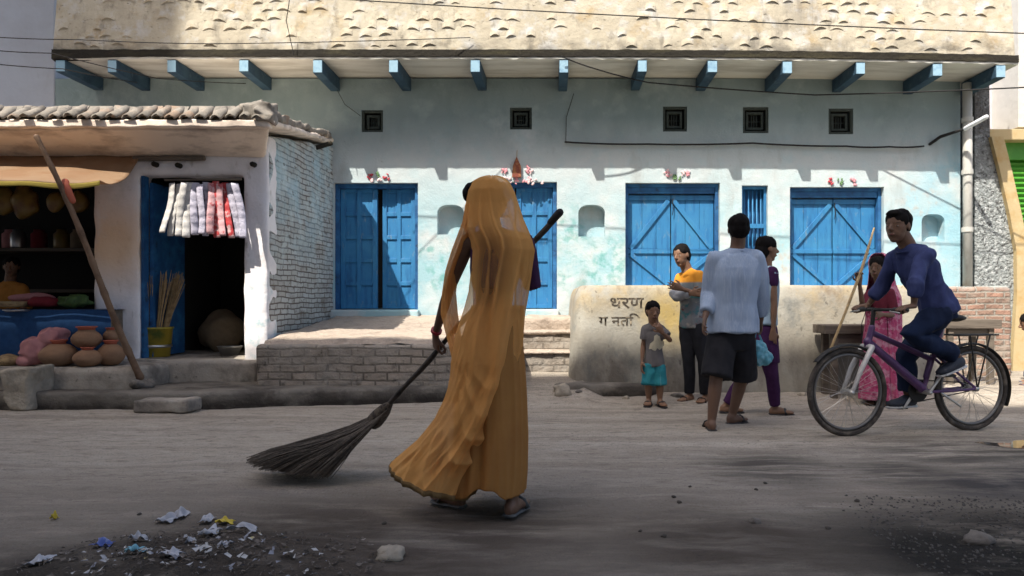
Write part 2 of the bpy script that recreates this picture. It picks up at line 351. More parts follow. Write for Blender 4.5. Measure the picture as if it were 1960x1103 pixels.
MT['plain'] = mat('grey_plaster', (.46,.44,.41), .92, [dict(c=(.36,.34,.31), s=.6, lo=.45, hi=.65)], world=True)
MT['glass'] = mat('dark_window_glass', (.03,.04,.05), .15, spec=.5)
MT['pipe'] = mat('whitewashed_pipe', (.66,.66,.62), .7, [dict(c=(.40,.33,.27), s=5, st=(1,1,.4), lo=.52, hi=.66, a=.8)], bump=(20,.3,.006), world=True, k=0.7)
MT['wire'] = mat('black_cable', (.015,.015,.016), .7)
MT['clay'] = mat('terracotta_clay', (.25,.145,.085), .85, [dict(c=(.17,.095,.058), s=6, lo=.45, hi=.64, a=.8), dict(c=(.32,.21,.135), s=4, st=(1,1,3), lo=.52, hi=.7, a=.6)], bump=(40,.3,.004))
MT['clay_rim'] = mat('red_slip', (.38,.10,.06), .8)
MT['rooftile'] = mat('weathered_roof_tile', (.33,.30,.26), .93, [dict(c=(.46,.41,.35), s=7, lo=.46, hi=.62, a=.9), dict(c=(.20,.18,.16), s=5, lo=.5, hi=.64, a=.8), dict(c=(.46,.30,.20), s=4, lo=.55, hi=.68, a=.6)], bump=(30,.6,.01), world=True, k=0.66)
MT['eave'] = mat('pinkish_plaster', (.80,.69,.59), .92, [dict(c=(.38,.31,.26), s=5, st=(.5,1,1), lo=.5, hi=.66, a=.7)], bump=(12,.5,.02), world=True)
MT['wood'] = mat('grey_old_wood', (.15,.125,.10), .85, [dict(c=(.07,.058,.048), s=6, st=(.3,3,3), lo=.45, hi=.65, a=.8)], bump=(20,.5,.008,(.3,4,4)))
MT['bamboo'] = mat('bamboo', (.17,.105,.065), .65, [dict(c=(.08,.045,.028), s=9, lo=.45, hi=.65, a=.8)], bump=(30,.3,.004))
MT['bamboo_pale'] = mat('pale_bamboo', (.46,.33,.17), .6, [dict(c=(.28,.19,.10), s=9, lo=.45, hi=.65, a=.8)], bump=(30,.3,.004))
MT['stone'] = mat('dusty_stone', (.15,.135,.12), .95, [dict(c=(.08,.072,.065), s=12, lo=.45, hi=.65, a=.8), dict(c=(.24,.22,.195), s=7, lo=.55, hi=.7, a=.6)], bump=[(16,.8,.03)])
MT['palestone'] = mat('pale_lime_stone', (.34,.30,.24), .95, [dict(c=(.21,.185,.15), s=9, lo=.45, hi=.65, a=.8)], bump=[(16,.8,.03)])
MT['tarp'] = mat('orange_tarp', (.54,.33,.19), .75, [dict(c=(.60,.42,.27), s=2.2, lo=.42, hi=.62, a=.85), dict(c=(.46,.24,.11), s=5, st=(1,2,1), lo=.56, hi=.7, a=.6)], bump=[(4,.4,.03),(30,.3,.006)], trans=.45, k=0.68)
MT['tarp_hem'] = mat('yellow_tarp_hem', (.62,.48,.10), .75, k=0.7)
MT['darkblue'] = cloth('navy_blue_cloth', (.025,.075,.19), (.015,.045,.12))

# ================================================================ ground
KF = [(-10, 6.2), (PX(350,6.2), 6.22), (PX(850,6.7), 6.72), (PX(985,6.8), 6.8)]
def gh(x, y):
    h = .022*noise.noise(Vector((x*.9, y*1.4, 0))) + .010*noise.noise(Vector((x*4, y*6, 3))) + .004*noise.noise(Vector((x*15, y*18, 5)))
    if -1.0 < x < .6 and 6.3 < y:                       # earth ramp up to the steps
        w = max(0, min(1, (x+.55)/.2))*max(0, min(1, (.5-x)/.25)); h += w*.22*max(0, min(1, (y-6.35)/1.0))
    if y > 6.4 and x > .3: h += .05*max(0, min(1, (y-6.4)/.6))
    r = math.hypot((x+1.35)/.75, (y-2.55)/.45)          # dirt heap under the litter
    if r < 1: h += .05*(1-r*r)*(1+.5*noise.noise(Vector((x*9,y*9,1))))
    return h
def axis(lo, hi, step, far):
    a = [-far, -far*.3, -60, -25, -14]; a = [v for v in a if v < lo-1]
    b = [v for v in (14, 25, 60, far*.3, far) if v > hi+1]
    n = int((hi-lo)/step); return a + [lo + (hi-lo)*i/n for i in range(n+1)] + b
xs = axis(-8, 8, .05, 1500); ys = axis(1.2, 9.8, .045, 1500)
g = MB(); g.v = [Vector((x, y, gh(x, y) if (-8 <= x <= 8 and 1.2 <= y <= 9.8) else 0)) for y in ys for x in xs]
nx = len(xs); g.f = [(j*nx+i, j*nx+i+1, (j+1)*nx+i+1, (j+1)*nx+i) for j in range(len(ys)-1) for i in range(nx-1)]
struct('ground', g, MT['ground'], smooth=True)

def rough(mb, amp=.012, cuts=4, seed=0, freq=6, bevel=.02):       # weathered masonry: bevelled, divided and jittered
    me = ev(mb.mesh('w'), [('BEVEL', dict(width=bevel, segments=2, limit_method='ANGLE')), ('REMESH', dict(mode='VOXEL', voxel_size=cuts*.01))])
    for v in me.vertices:
        q = v.co*freq; v.co += Vector((noise.noise(q+Vector((seed,0,0))), noise.noise(q+Vector((9,seed,0))), noise.noise(q+Vector((0,5,seed)))))*amp
    for p in me.polygons: p.use_smooth = True
    return me
kb = MB().slab(KF + [(PX(985,6.8), 6.95), (PX(850,6.9), 7.25), (-10, 7.25)], -.05, .16)
MT['kerb'] = mat('dirty_kerb', (.17,.155,.135), .95, [dict(c=(.07,.062,.055), s=3, st=(.5,1,1.5), lo=.42, hi=.6, a=.9), dict(c=(.24,.22,.19), s=6, lo=.55, hi=.7, a=.6), dict(c=(.035,.03,.027), s=4, lo=.3, hi=.5, a=.9, z=(.10,.03))], bump=[(9,.6,.03),(50,.6,.01)], spec=.1, world=True)
struct('kerb', rough(kb, .014, 3.5, 1, 5), MT['kerb'])
kb2 = MB().slab([(PX(1058,6.95), 6.9), (PX(1085,6.85), 6.84), (PX(1245,6.88), 6.86), (PX(1262,6.95), 6.98), (PX(1255,7.1), 7.2), (PX(1075,7.1), 7.2)], -.05, .155)
struct('kerb', rough(kb2, .022, 3, 4, 6), MT['kerb'])

# ================================================================ the long blue building
bld = thing('blue_building', 'long old building with pale blue wall, blue doors, beamed eave and limewashed tiles above', 'building', (0, DF, 0))
XL, XR = PX(106, DF), PX(1838, DF)
body = MB().box((XL, DF, -.1), (XR, DF+.42, 4.02)).mesh('w')
cut = MB()
DOORS = [(638, 800, 350, 593), (905, 1066, 348, 592), (1197, 1378, 350, 551), (1512, 1692, 358, 556)]
for x0, x1, y0, y1 in DOORS: cut.box((PX(x0,DF), DF-.1, PZ(y1,DF)), (PX(x1,DF), DF+.30, PZ(y0,DF)))
BARWIN = (1420, 1470, 355, 549)
cut.box((PX(1420,DF), DF-.1, PZ(549,DF)), (PX(1470,DF), DF+.30, PZ(355,DF)))
VENTS = [(692,733,211,253), (976,1018,206,248), (1269,1315,204,252), (1422,1471,205,255), (1586,1633,208,257)]
for x0, x1, y0, y1 in VENTS: cut.box((PX(x0,DF), DF-.1, PZ(y1,DF)), (PX(x1,DF), DF+.2, PZ(y0,DF)))
for x0, x1, y0, y1 in [(837,888,392,449), (1107,1158,392,453), (1764,1808,410,462)]:
    a, b, z0, z1 = PX(x0,DF), PX(x1,DF), PZ(y1,DF), PZ(y0,DF); r = (b-a)/2; c = (a+b)/2; k = r*.62
    poly = [(a, z0), (b, z0)] + [(c + r*math.copysign(abs(cos(t))**.7, cos(t)), z1-k + k*sin(t)) for t in [pi*i/12 for i in range(13)]]
    cut.prism(poly, DF-.1, DF+.17)
cm = cut.mesh('cut'); bo = bpy.data.objects.new('a', body); COL.objects.link(bo); cu = bpy.data.objects.new('b', cm); COL.objects.link(cu)
md = bo.modifiers.new('b', 'BOOLEAN'); md.operation = 'DIFFERENCE'; md.object = cu; md.solver = 'EXACT'
wallm = bpy.data.meshes.new_from_object(bo.evaluated_get(bpy.context.evaluated_depsgraph_get()))
bpy.data.objects.remove(bo); bpy.data.objects.remove(cu)
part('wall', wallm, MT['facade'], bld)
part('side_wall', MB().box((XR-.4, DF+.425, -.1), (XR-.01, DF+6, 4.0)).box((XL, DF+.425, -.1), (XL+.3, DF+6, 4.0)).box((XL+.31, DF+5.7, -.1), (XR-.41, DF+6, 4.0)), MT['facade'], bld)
# eave slab, dark fascia, beams
DE = 8.6; EL, ER = PX(103, DE), PX(1946, DE)
def ez(x): return 4.027 - .0021*max(0, x)**2
n = 40; sl_ = MB()
ring = []
for i in range(n+1):
    x = EL + (ER-EL)*i/n; z = ez(x)
    ring.append([Vector((x, DE+.02, z)), Vector((x, DF+.40, z+.02)), Vector((x, DF+.40, z+.1)), Vector((x, DE+.02, z+.085))])
part('eave_slab', MB().rings(ring), MT['soffit'], bld)
fs = MB(); ring = []
n = 260
for i in range(n+1):
    x = EL + (ER-EL)*i/n; z = ez(x); j = .010*noise.noise(Vector((x*7,0,0))) ; j2 = .012*noise.noise(Vector((x*6,4,0)))
    lo = .002 + (-.03 if x < EL+1.0 else 0)*(1-(x-EL)) 
    ring.append([Vector((x, DE-.045, z+.03+lo+j)), Vector((x, DE+.019, z+.012+lo+j)), Vector((x, DE+.019, z+.125)), Vector((x, DE-.04, z+.118+j2))])
fs.rings(ring); part('fascia', fs, MT['grime'], bld)
ed = MB(); ring = []
for i in range(n+1):                        # chipped pale plaster drip edge under the fascia
    x = EL + (ER-EL)*i/n; z = ez(x); j = .014*noise.noise(Vector((x*9,7,0)))
    ring.append([Vector((x, DE-.03, z+.004+j)), Vector((x, DE+.018, z-.001)), Vector((x, DE+.018, z+.010)), Vector((x, DE-.03, z+.028+j*.5))])
part('drip_edge', MB().rings(ring), MT['soffit'], bld)
for px in (124, 222, 335, 472, 612, 756, 911, 1079, 1228, 1361, 1503, 1642, 1788, 1908):
    x = PX(px, 8.65); z = ez(x); w = .058 + .006*R.random(); dz = .155 + .02*R.random(); tw = R.uniform(-.012,.012)
    bm_ = MB().add([(x-w, DE-.025, z-dz), (x+w, DE-.025, z-dz), (x+w+tw, DF-.002, z-dz-.012), (x-w+tw, DF-.002, z-dz-.012),
                    (x-w, DE-.025, z-.008), (x+w, DE-.025, z-.008), (x+w+tw, DF-.002, z-.002), (x-w+tw, DF-.002, z-.002)],
                   [(0,3,2,1),(4,5,6,7),(0,1,5,4),(1,2,6,5),(2,3,7,6),(3,0,4,7)])
    be = part('eave_beam', bm_, MT['blue_beam'], bld, bevel=.006)
    part('beam_end', MB().box((x-w+.006, DE-.030, z-dz+.006), (x+w-.006, DE-.0255, z-.016)), MT['beam_end'], be)
# limewashed tiled slope above the eave
rt = MB(); ROWS = 14; sl0 = Vector((0, .10, .995)); tw_ = .232
rt.grid(lambda u, v: Vector((EL+.01 + (ER-EL-.05)*u, DE-.03 + .10*v*2.0, 4.135 + .995*v*2.0 - .0021*max(0, EL+(ER-EL)*u)**2)), 60, 20)
for r in range(ROWS):
    base = Vector((0, DE-.03, 4.135)) + sl0*(.05 + .118*r + R.uniform(-.012,.012))
    cnt = int((ER-EL)/tw_)
    for k in range(cnt):
        x0 = EL + .03 + k*tw_ + (tw_/2 if r % 2 else 0) + R.uniform(-.03,.03)
        if x0 + tw_ > ER-.06: continue
        nn = noise.noise(Vector((x0*.7, r*.6, 2)))
        if R.random() < .40 + max(0, -nn)*1.6: continue
        rise = R.uniform(.008, .020); wd = tw_*R.uniform(.48, .80); seg = 7; a = []; b = []; c = []
        up = Vector((0, -.995, .10)); zz = Vector((0, 0, -.0021*max(0, x0)**2)); tilt = R.uniform(-.014,.014); jit = R.uniform(-.02,.02)
        for i in range(seg+1):
            t = i/seg; hgt = rise*sin(pi*t)**.8 + .004
            xx = x0 + wd*t
            low = base + sl0*(jit + tilt*(t-.5)*2 + .040*wd/tw_*sin(pi*t)) + zz
            a.append(Vector((xx, low.y, low.z)) + up*(.0)); b.append(Vector((xx, low.y, low.z)) + up*hgt)
            hi = base + sl0*.125 + zz; c.append(Vector((xx, hi.y, hi.z)) + up*(hgt*.35-.006))
        m_ = seg+1
        rt.add(a + b + c, [(i, i+1, m_+i+1, m_+i) for i in range(seg)] + [(m_+i, m_+i+1, 2*m_+i+1, 2*m_+i) for i in range(seg)])
part('tiled_roof', rt, MT['tile'], bld)

# doors and shutters
def leaf_panels(x0, x1, z0, z1, y):
    lf = MB().box((x0, y, z0), (x1, y+.035, z1)); w = x1-x0; h = z1-z0; st = w*.13
    lf.box((x0, y-.018, z0), (x0+st, y-.0005, z1)); lf.box((x1-st, y-.018, z0), (x1, y-.0005, z1)); cx = (x0+x1)/2
    lf.box((cx-st*.45, y-.016, z0), (cx+st*.45, y-.0005, z1))
    for k in range(6):
        zz = z0 + (h-.05)*k/5
        lf.box((x0+st+.001, y-.019, zz), (cx-st*.45-.001, y-.0005, zz+.055)); lf.box((cx+st*.45+.001, y-.019, zz), (x1-st-.001, y-.0005, zz+.055))
    return lf
def frame(x0, x1, z0, z1, y, w, dpt=.07):
    return MB().box((x0, y, z0), (x0+w, y+dpt, z1)).box((x1-w, y, z0), (x1, y+dpt, z1)).box((x0+w+.001, y+.001, z1-w*1.1), (x1-w-.001, y+dpt, z1))
for i in (0, 1):
    x0, x1, y0, y1 = DOORS[i]; a, b = PX(x0,DF)+.002, PX(x1,DF)-.002; z0, z1 = PZ(y1,DF)+.002, PZ(y0,DF)-.002
    d = part('door', frame(a, b, z0, z1, DF+.075, .055, .1), MT['door_frame'], bld, bevel=.005)
    mid = (a+b)/2; yl = DF+.145
    l1 = leaf_panels(a+.06, mid-.012, z0+.01, z1-.066, yl)
    part('door_leaf', l1, MT['door'], d, bevel=.003)
    l2 = leaf_panels(mid+(.05 if i == 0 else .012), b-.06, z0+.01, z1-.066, yl)
    if i == 0:
        for v in l2.v:                       # this leaf stands a little open
            h = b-.06; r = Vector((v.x-h, v.y-yl)); t = -.10; v.x = h + r.x*cos(t) - r.y*sin(t); v.y = yl + r.x*sin(t) + r.y*cos(t)
    part('door_leaf', l2, MT['door'], d, bevel=.003)
    part('door_sill', MB().box((a-.03, DF-.12, z0-.12), (b+.03, DF-.003, z0-.003)), MT['facade'], bld, bevel=.02)
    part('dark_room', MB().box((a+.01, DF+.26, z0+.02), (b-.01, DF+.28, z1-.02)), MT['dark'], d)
def shutter(x0, x1, y0, y1):
    a, b = PX(x0,DF)+.002, PX(x1,DF)-.002; z0, z1 = PZ(y1,DF)+.002, PZ(y0,DF)-.002
    d = part('window_shutter', frame(a, b, z0, z1, DF+.07, .045, .09), MT['door_frame'], bld, bevel=.004)
    part('lintel_board', MB().box((a+.047, DF+.09, z1-.13), (b-.047, DF+.13, z1-.052)), MT['door_frame'], d)
    mid = (a+b)/2; y = DF+.155; zm = PZ(480,DF)
    for s, p, q in ((-1, a+.05, mid-.006), (1, mid+.006, b-.05)):
        lf = MB(); nb = 3; w = (q-p)/nb; top = z1-.14
        for k in range(nb): lf.box((p+k*w+.002, y+R.uniform(0,.004), z0+.005), (p+(k+1)*w-.002, y+.03, top))
        yb = y-.014
        lf.box((p, yb-.008, zm-.03), (q, yb+.013, zm+.03)); lf.box((p, yb-.008, top-.075), (q, yb+.013, top-.01))
        o_, i_ = (p+.03, q-.03) if s < 0 else (q-.03, p+.03)
        lf.bar((o_, yb, zm+.035), (i_, yb, top-.08), .024, .06, Vector((0,0,1)))
        lf.bar((o_, yb, zm-.035), (i_, yb, z0+.05), .024, .06, Vector((0,0,1)))
        part('shutter_leaf', lf, MT['door'], d, bevel=.003)
    part('latch_chain', MB().tube([(mid+.02, y-.03, z1-.2), (mid+.028, y-.035, z1-.35), (mid+.02, y-.03, z1-.42)], .006, 6), MT['wire'], d, smooth=True)
shutter(*DOORS[2]); shutter(*DOORS[3])
a, b, z0, z1 = PX(1420,DF)+.002, PX(1470,DF)-.002, PZ(549,DF)+.002, PZ(355,DF)-.002
wn = part('barred_window', frame(a, b, z0, z1, DF+.06, .035, .09).box((a+.036, DF+.06, PZ(432,DF)-.03), (b-.036, DF+.10, PZ(432,DF)+.03)), MT['door'], bld, bevel=.004)
bars = MB()
for k in range(5):
    x = a+.035 + (b-a-.07)*(k+.5)/5
    bars.tube([(x, DF+.11, z0), (x, DF+.11, z1-.03)], .009, 8, False)
part('window_bars', bars, MT['door'], wn, smooth=True)
part('window_board', MB().box((a+.005, DF+.2, z0), (b-.005, DF+.22, z1)), MT['door_frame'], wn)
for x0, x1, y0, y1 in VENTS:
    a, b, z0, z1 = PX(x0,DF)+.002, PX(x1,DF)-.002, PZ(y1,DF)+.002, PZ(y0,DF)-.002
    def sq(k, w, y): 
        A, B, C, D = a+k, b-k, z0+k, z1-k
        return MB().box((A, y, C), (A+w, y+.05, D)).box((B-w, y, C), (B, y+.05, D)).box((A+w, y, C), (B-w, y+.05, C+w)).box((A+w, y, D-w), (B-w, y+.05, D))
    v = part('vent', sq(0, .03, DF+.012), MT['vent'], bld, bevel=.003)
    part('vent_grille', sq(.055, .03, DF+.05), MT['vent'], v)
    gb = MB(); m_ = (a+b)/2; w = (b-a)
    for k in (-1, 0, 1): gb.tube([(m_+k*w*.1, DF+.09, z0+.05), (m_+k*w*.1, DF+.09, z1-.05)], .007, 6, False)
    gb.tube([(a+.05, DF+.1, (z0+z1)/2), (b-.05, DF+.1, (z0+z1)/2)], .007, 6, False)
    part('vent_bars', gb, MT['vent'], v)
    part('vent_back', MB().box((a, DF+.17, z0), (b, DF+.19, z1)), MT['dark'], v)
dp = MB().tube([(PX(1852,9.12), 9.12, PZ(548,9.12)), (PX(1852,9.12), 9.12, PZ(330,9.12)), (PX(1850,9.12)+.01, 9.12, PZ(160,9.12))], .058, 16, False)
pp = part('drainpipe', dp, MT['pipe'], bld, smooth=True)
for py in (230, 330, 440):
    cl = MB().lathe((PX(1851.5,9.12), 9.12, PZ(py,9.12)), [(.058,-.03),(.072,-.03),(.072,.03),(.058,.03)], 16)
    part('pipe_collar', cl, MT['pipe'], pp)

# ================================================================ brick plinth in front of the doors, steps, terrace wall
PXR = PX(985, 6.74)
plm = MB()
def ptop(x, y):
    t = (y-6.74)/2.56
    return .585 + .21*t + .02*noise.noise(Vector((x*2.2, y*2.2, 0))) + .012*noise.noise(Vector((x*8, y*8, 2))) - (.0 if t > .02 else .0)
L0 = PX(490, 6.74)
pl = thing('brick_plinth', 'worn brick platform with rubble on top in front of the left blue doors', 'platform', ((L0+PXR)/2, 6.74, 0))
pw = MB().box((L0, 6.74, .05), (PXR, 7.0, .56)).box((PXR-.25, 7.001, .05), (PXR, 9.28, .60)).box((L0, 7.001, .05), (L0+.25, 7.14, .555))
part('brick_face', rough(pw, .012, 2.6, 2, 7), MT['brick'], pl)
part('rubble_top', MB().grid(lambda u, v: Vector((L0+.02+(PXR-L0-.05)*u, 6.80+2.49*v, ptop(L0+(PXR-L0)*u, 6.80+2.49*v) + (.0 if v > .03 else -.03))), 70, 70), MT['sand'], pl, smooth=True)
st = thing('stone_steps', 'sandy brick steps between the brick platform and the stained terrace wall', 'steps', (0, 7.6, .2))
sx0, sx1 = PXR+.005, PX(1097, 7.4)+.1
part('step', rough(MB().box((sx0, 7.40, .05), (sx1, 7.80, .42)), .012, 2.2, 5, 8), MT['brick'], st)
part('step', rough(MB().box((sx0, 7.75, .05), (sx1, 8.2, .62)), .012, 2.2, 6, 8), MT['brick'], st)
part('tread', rough(MB().box((sx0, 7.37, .415), (sx1, 7.80, .445)).box((sx0, 7.72, .615), (sx1, 8.3, .65)), .01, 1.8, 7, 9, .005), MT['sand'], st)
part('landing', rough(MB().box((sx0, 8.15, .3), (sx1, 9.28, .80)), .02, 3.2, 8, 5), MT['sand'], st)
TW = 7.1
tw = thing('terrace_wall', 'long stained cream wall of the raised terrace with faded writing below the shutters', 'wall', (PX(1440,TW), TW, 0))
def twx(z): return PX(1086, TW) + .085*max(0, min(1, z/1.16))
prof = []
tb = MB(); x1 = PX(1800, TW)
ringz = [0, .1, .3, .5, .7, .9, 1.02, 1.10, 1.145, 1.16]
rs = []
for z in ringz:
    k = 0 if z < 1.0 else ((z-1.0)/.16)**2*.05
    xa = twx(z)+k; yf = TW-.05*(1-z/1.16)+k*.8; rad = .2; ring = []
    for i in range(9):                     # rounded left corner
        t = pi/2*i/8; ring.append(Vector((xa+rad-rad*cos(pi/2-t), yf+rad-rad*sin(pi/2-t), z)) if False else Vector((xa+rad-rad*cos(t), yf+rad-rad*sin(t), z)))
    ring = ring[::1]
    full = [Vector((xa, 9.28, z))] + ring + [Vector((xa+rad+(x1-xa-rad)*i/30, yf, z)) for i in range(1, 31)] + [Vector((x1, 9.28, z))]
    rs.append(full)
tb.rings(rs)
tme = tb.mesh('t', True); tme = ev(tme, [('REMESH', dict(mode='VOXEL', voxel_size=.03))])
for v in tme.vertices:
    v.co += Vector((0, 1, .35))*(.014*noise.noise(v.co*1.6) + .003*noise.noise(v.co*9))
tme.update()
from mathutils.bvhtree import BVHTree
TBV = BVHTree.FromPolygons([v.co for v in tme.vertices], [tuple(p.vertices) for p in tme.polygons])
for p in tme.polygons: p.use_smooth = True
part('wall_body', tme, MT['terrace'], tw)
MT['paint'] = mat('faded_black_paint', (.055,.045,.035), .95, [dict(c=(.25,.21,.15), s=30, lo=.5, hi=.62, a=.8)])
def text(s, px, py, d, hpx, m, parent, name, stretch=1.0):
    c = bpy.data.curves.new('t', 'FONT'); c.body = s; c.size = 1; c.extrude = .0; c.align_x = 'CENTER'; c.align_y = 'CENTER'; c.offset = .012
    o = bpy.data.objects.new('t', c); COL.objects.link(o); me = bpy.data.meshes.new_from_object(o.evaluated_get(bpy.context.evaluated_depsgraph_get()))
    bpy.data.objects.remove(o)
    zs = [v.co.y for v in me.vertices]; xs_ = [v.co.x for v in me.vertices]; k = hpx*d/F/(max(zs)-min(zs)); p = P(px, py, d)
    cz = (max(zs)+min(zs))/2; cx_ = (max(xs_)+min(xs_))/2
    for v in me.vertices:
        X = p.x + (v.co.x-cx_)*k*stretch; Z = p.z + (v.co.y-cz)*k; hit = TBV.ray_cast(Vector((X, 5, Z)), Vector((0,1,0)))[0]; v.co = Vector((X, (hit.y if hit else d)-.004, Z))
    return part(name, me, m, parent)
text('\u0927\u0930\u0923', 1201, 580, TW-.055, 20, MT['paint'], tw, 'painted_writing', 1.25)
text('\u0917 \u0928\u0924\u093f', 1186, 612, TW-.06, 24, MT['paint'], tw, 'painted_writing', 1.15)
bw2 = thing('brick_wall', 'low bare brick wall by the drainpipe with a sliver of blue paint', 'wall', (PX(1860,8.55), 8.55, 0))
part('brick_face', rough(MB().box((PX(1760,8.55), 8.55, -.1), (PX(1937,8.55), 9.28, 1.17)), .016, 3, 9, 6), MT['redbrick'], bw2)

# ================================================================ neighbours
nb = thing('lilac_house', 'plain pale lilac house wall at the far left behind the small shop', 'building', (PX(-400,8.9), 8.9, 0))
part('wall', MB().box((-16, 9.31, 0), (PX(105, 9.31)-.003, 14, 9)), MT['neighbour'], nb, bevel=.015)
rb = thing('shuttered_shop', 'house at far right with lilac upper wall and green rolling shutter', 'building', (PX(2050,10), 10, 0))
part('wall', MB().box((PX(1872,10.6), 10.6, 2.0), (PX(1949,10.6), 15, 9)), MT['lavender'], rb)
part('pillar', MB().box((PX(1949,10.0), 10.0, PZ(243,10)), (PX(2500,10.0), 15, 9)), MT['white'], rb)
part('ledge', MB().box((PX(1893,9.75), 9.75, PZ(268,9.75)), (PX(2500,9.75), 10.55, PZ(247,9.75))), MT['yellow'], rb, bevel=.01)
sh = MB(); z = .12; k = 0
while z < PZ(300,10.0):
    sh.add([(PX(1893,10),10.02,z),(PX(2500,10),10.02,z),(PX(2500,10),9.985,z+.035),(PX(1893,10),9.985,z+.035),(PX(2500,10),10.02,z+.075),(PX(1893,10),10.02,z+.075)], [(0,1,2,3),(3,2,4,5)]); z += .075
part('rolling_shutter', sh, MT['green'], rb)
part('shutter_box', MB().box((PX(1893,10), 9.92, PZ(308,10)), (PX(2500,10), 10.4, PZ(270,10))), MT['green'], rb)
part('base', MB().box((PX(1893,9.9), 9.95, -.1), (PX(2500,9.9), 10.6, .12)), MT['concrete'], rb)
bt = thing('masonry_pier', 'roughcast pier with slanting yellow edge beside the green shutter', 'pier', (PX(1900,9.35), 9.35, 0))
pe = [(1893,120),(1895,262),(1912,330),(1930,410),(1943,480),(1944,560),(1936,690),(1936,735)]
poly = [(PX(1866,9.35), 0), ] + [(PX(x,9.35), max(0, PZ(y,9.35))) for x, y in pe[::-1]] + [(PX(1866,9.35), PZ(120,9.35))]
part('pier_body', MB().prism(poly, 9.35, 10.5), MT['rough'], bt)
pe2 = pe[1:]; strip = [(PX(x+1,9.3), max(0,PZ(y,9.3))) for x, y in pe2] + [(PX(x+24,9.3), max(0,PZ(y,9.3))) for x, y in pe2[::-1]]
part('yellow_edge', MB().prism(strip, 9.28, 10.4), MT['yellow'], bt)

# buildings across the street behind the camera, whose shade lies over the road
ob = thing('street_building', 'plain grey building across the street whose shade covers the road', 'building', (0, -4, 0))
YB = -4.0
def ztop(z_at_71): return z_at_71 + 1.69*(7.1-YB)
part('wall', MB().box((-17, YB-1, 0), (-3.9, YB, ztop(.52))), MT['plain'], ob)
part('wall', MB().box((-3.895, YB-8, 0), (3.2, YB-.01, ztop(-1.15))), MT['plain'], ob)
part('tower', MB().box((-40, YB-2.1, 0), (PX(352,8.8)+.22-.704*(8.8-YB+2.1), YB-1.1, 40)), MT['plain'], ob)
for k in range(4):
    w_ = part('window', MB().box((-8.5+k*3.4, YB+.0, 1.0 if k % 2 else 4.6), (-7.3+k*3.4, YB+.08, 2.6 if k % 2 else 6.2)), MT['door_frame'], ob)
    part('pane', MB().box((-8.4+k*3.4, YB+.081, 1.1 if k % 2 else 4.7), (-7.4+k*3.4, YB+.09, 2.5 if k % 2 else 6.1)), MT['glass'], w_)
# ================================================================ the small shop on the left
DS = 7.15
shop = thing('corner_shop', 'small tiled shop with lilac front wall and flaking whitewashed brick side', 'shop', (-5, DS, 0))
SX = PX(512, DS)
def sx(px): return PX(px, DS)
fw = MB()
zt = 2.735; zd = PZ(335, DS)
fw.box((sx(-420), DS, .1), (sx(-360), DS+.24, zt)); fw.box((sx(178), DS, .1), (sx(265), DS+.24, zd-.001))
fw.box((sx(466), DS, .1), (SX, DS+.24, zd-.001)); fw.box((sx(-359.8), DS, zd), (SX, DS+.24, zt))
part('front_wall', rough(fw, .014, 3.0, 11, 5, .015), MT['shop_wall'], shop)
sw = MB().add([(SX-.24, DS+.241, .1), (SX, DS+.03, .1), (SX, 9.297, .1), (SX-.24, 9.297, .1), (SX-.24, DS+.241, 2.74), (SX, DS+.03, 2.74), (SX, 9.297, 3.10), (SX-.24, 9.297, 3.10)],
    [(0,3,2,1),(4,5,6,7),(0,1,5,4),(1,2,6,5),(2,3,7,6),(3,0,4,7)])
part('side_wall', rough(sw, .02, 3.0, 13, 4, .02), MT['brickside'], shop)
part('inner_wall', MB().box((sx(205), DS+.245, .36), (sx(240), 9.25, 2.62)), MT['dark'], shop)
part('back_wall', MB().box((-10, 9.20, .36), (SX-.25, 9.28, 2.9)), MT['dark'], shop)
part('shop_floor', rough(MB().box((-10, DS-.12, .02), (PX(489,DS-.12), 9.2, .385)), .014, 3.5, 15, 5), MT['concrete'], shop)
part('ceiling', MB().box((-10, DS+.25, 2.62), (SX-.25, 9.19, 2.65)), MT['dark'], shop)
df_ = part('shop_door', MB().box((sx(266)+.005, DS+.03, .39), (sx(272), DS+.12, zd-.005)), MT['door_frame'], shop)
part('door_leaf', MB().box((sx(272)+.002, DS+.13, .40), (sx(272)+.04, DS+.75, zd-.06)), MT['door_frame'], df_)
# pent roof: slab, eave beam, front course of tiles, verge
RF = 6.65; RX = PX(524, RF)
def rz(y): return 2.70 + .165*(y-RF)
ro = MB(); x0 = -11
ro.add([(x0,RF,rz(RF)),(RX,RF,rz(RF)),(PX(640,9.28),9.28,rz(9.28)),(x0,9.28,rz(9.28)),(x0,RF,rz(RF)+.06),(RX,RF,rz(RF)+.06),(PX(640,9.28),9.28,rz(9.28)+.06),(x0,9.28,rz(9.28)+.06)],
       [(0,3,2,1),(4,5,6,7),(0,1,5,4),(1,2,6,5),(2,3,7,6),(3,0,4,7)])
roof = part('roof', rough(ro, .02, 3, 17, 4, .01), MT['eave'], shop)
part('eave_band', rough(MB().box((x0, RF-.05, rz(RF)-.03), (RX-.02, RF+.02, rz(RF)+.05)), .014, 2, 19, 5, .01), MT['eave'], roof)
cv = MB().add([(x0,RF+.03,2.665),(RX-.06,RF+.03,2.665),(SX-.02,DS-.004,2.49),(x0,DS-.004,2.49),(x0,RF+.03,2.70),(RX-.06,RF+.03,2.70),(SX-.02,DS-.004,2.70),(x0,DS-.004,2.70)],
    [(0,3,2,1),(4,5,6,7),(0,1,5,4),(1,2,6,5),(2,3,7,6),(3,0,4,7)])
part('plaster_soffit', rough(cv, .012, 2.5, 29, 4, .008), MT['eave'], shop)
tl = MB(); x = x0
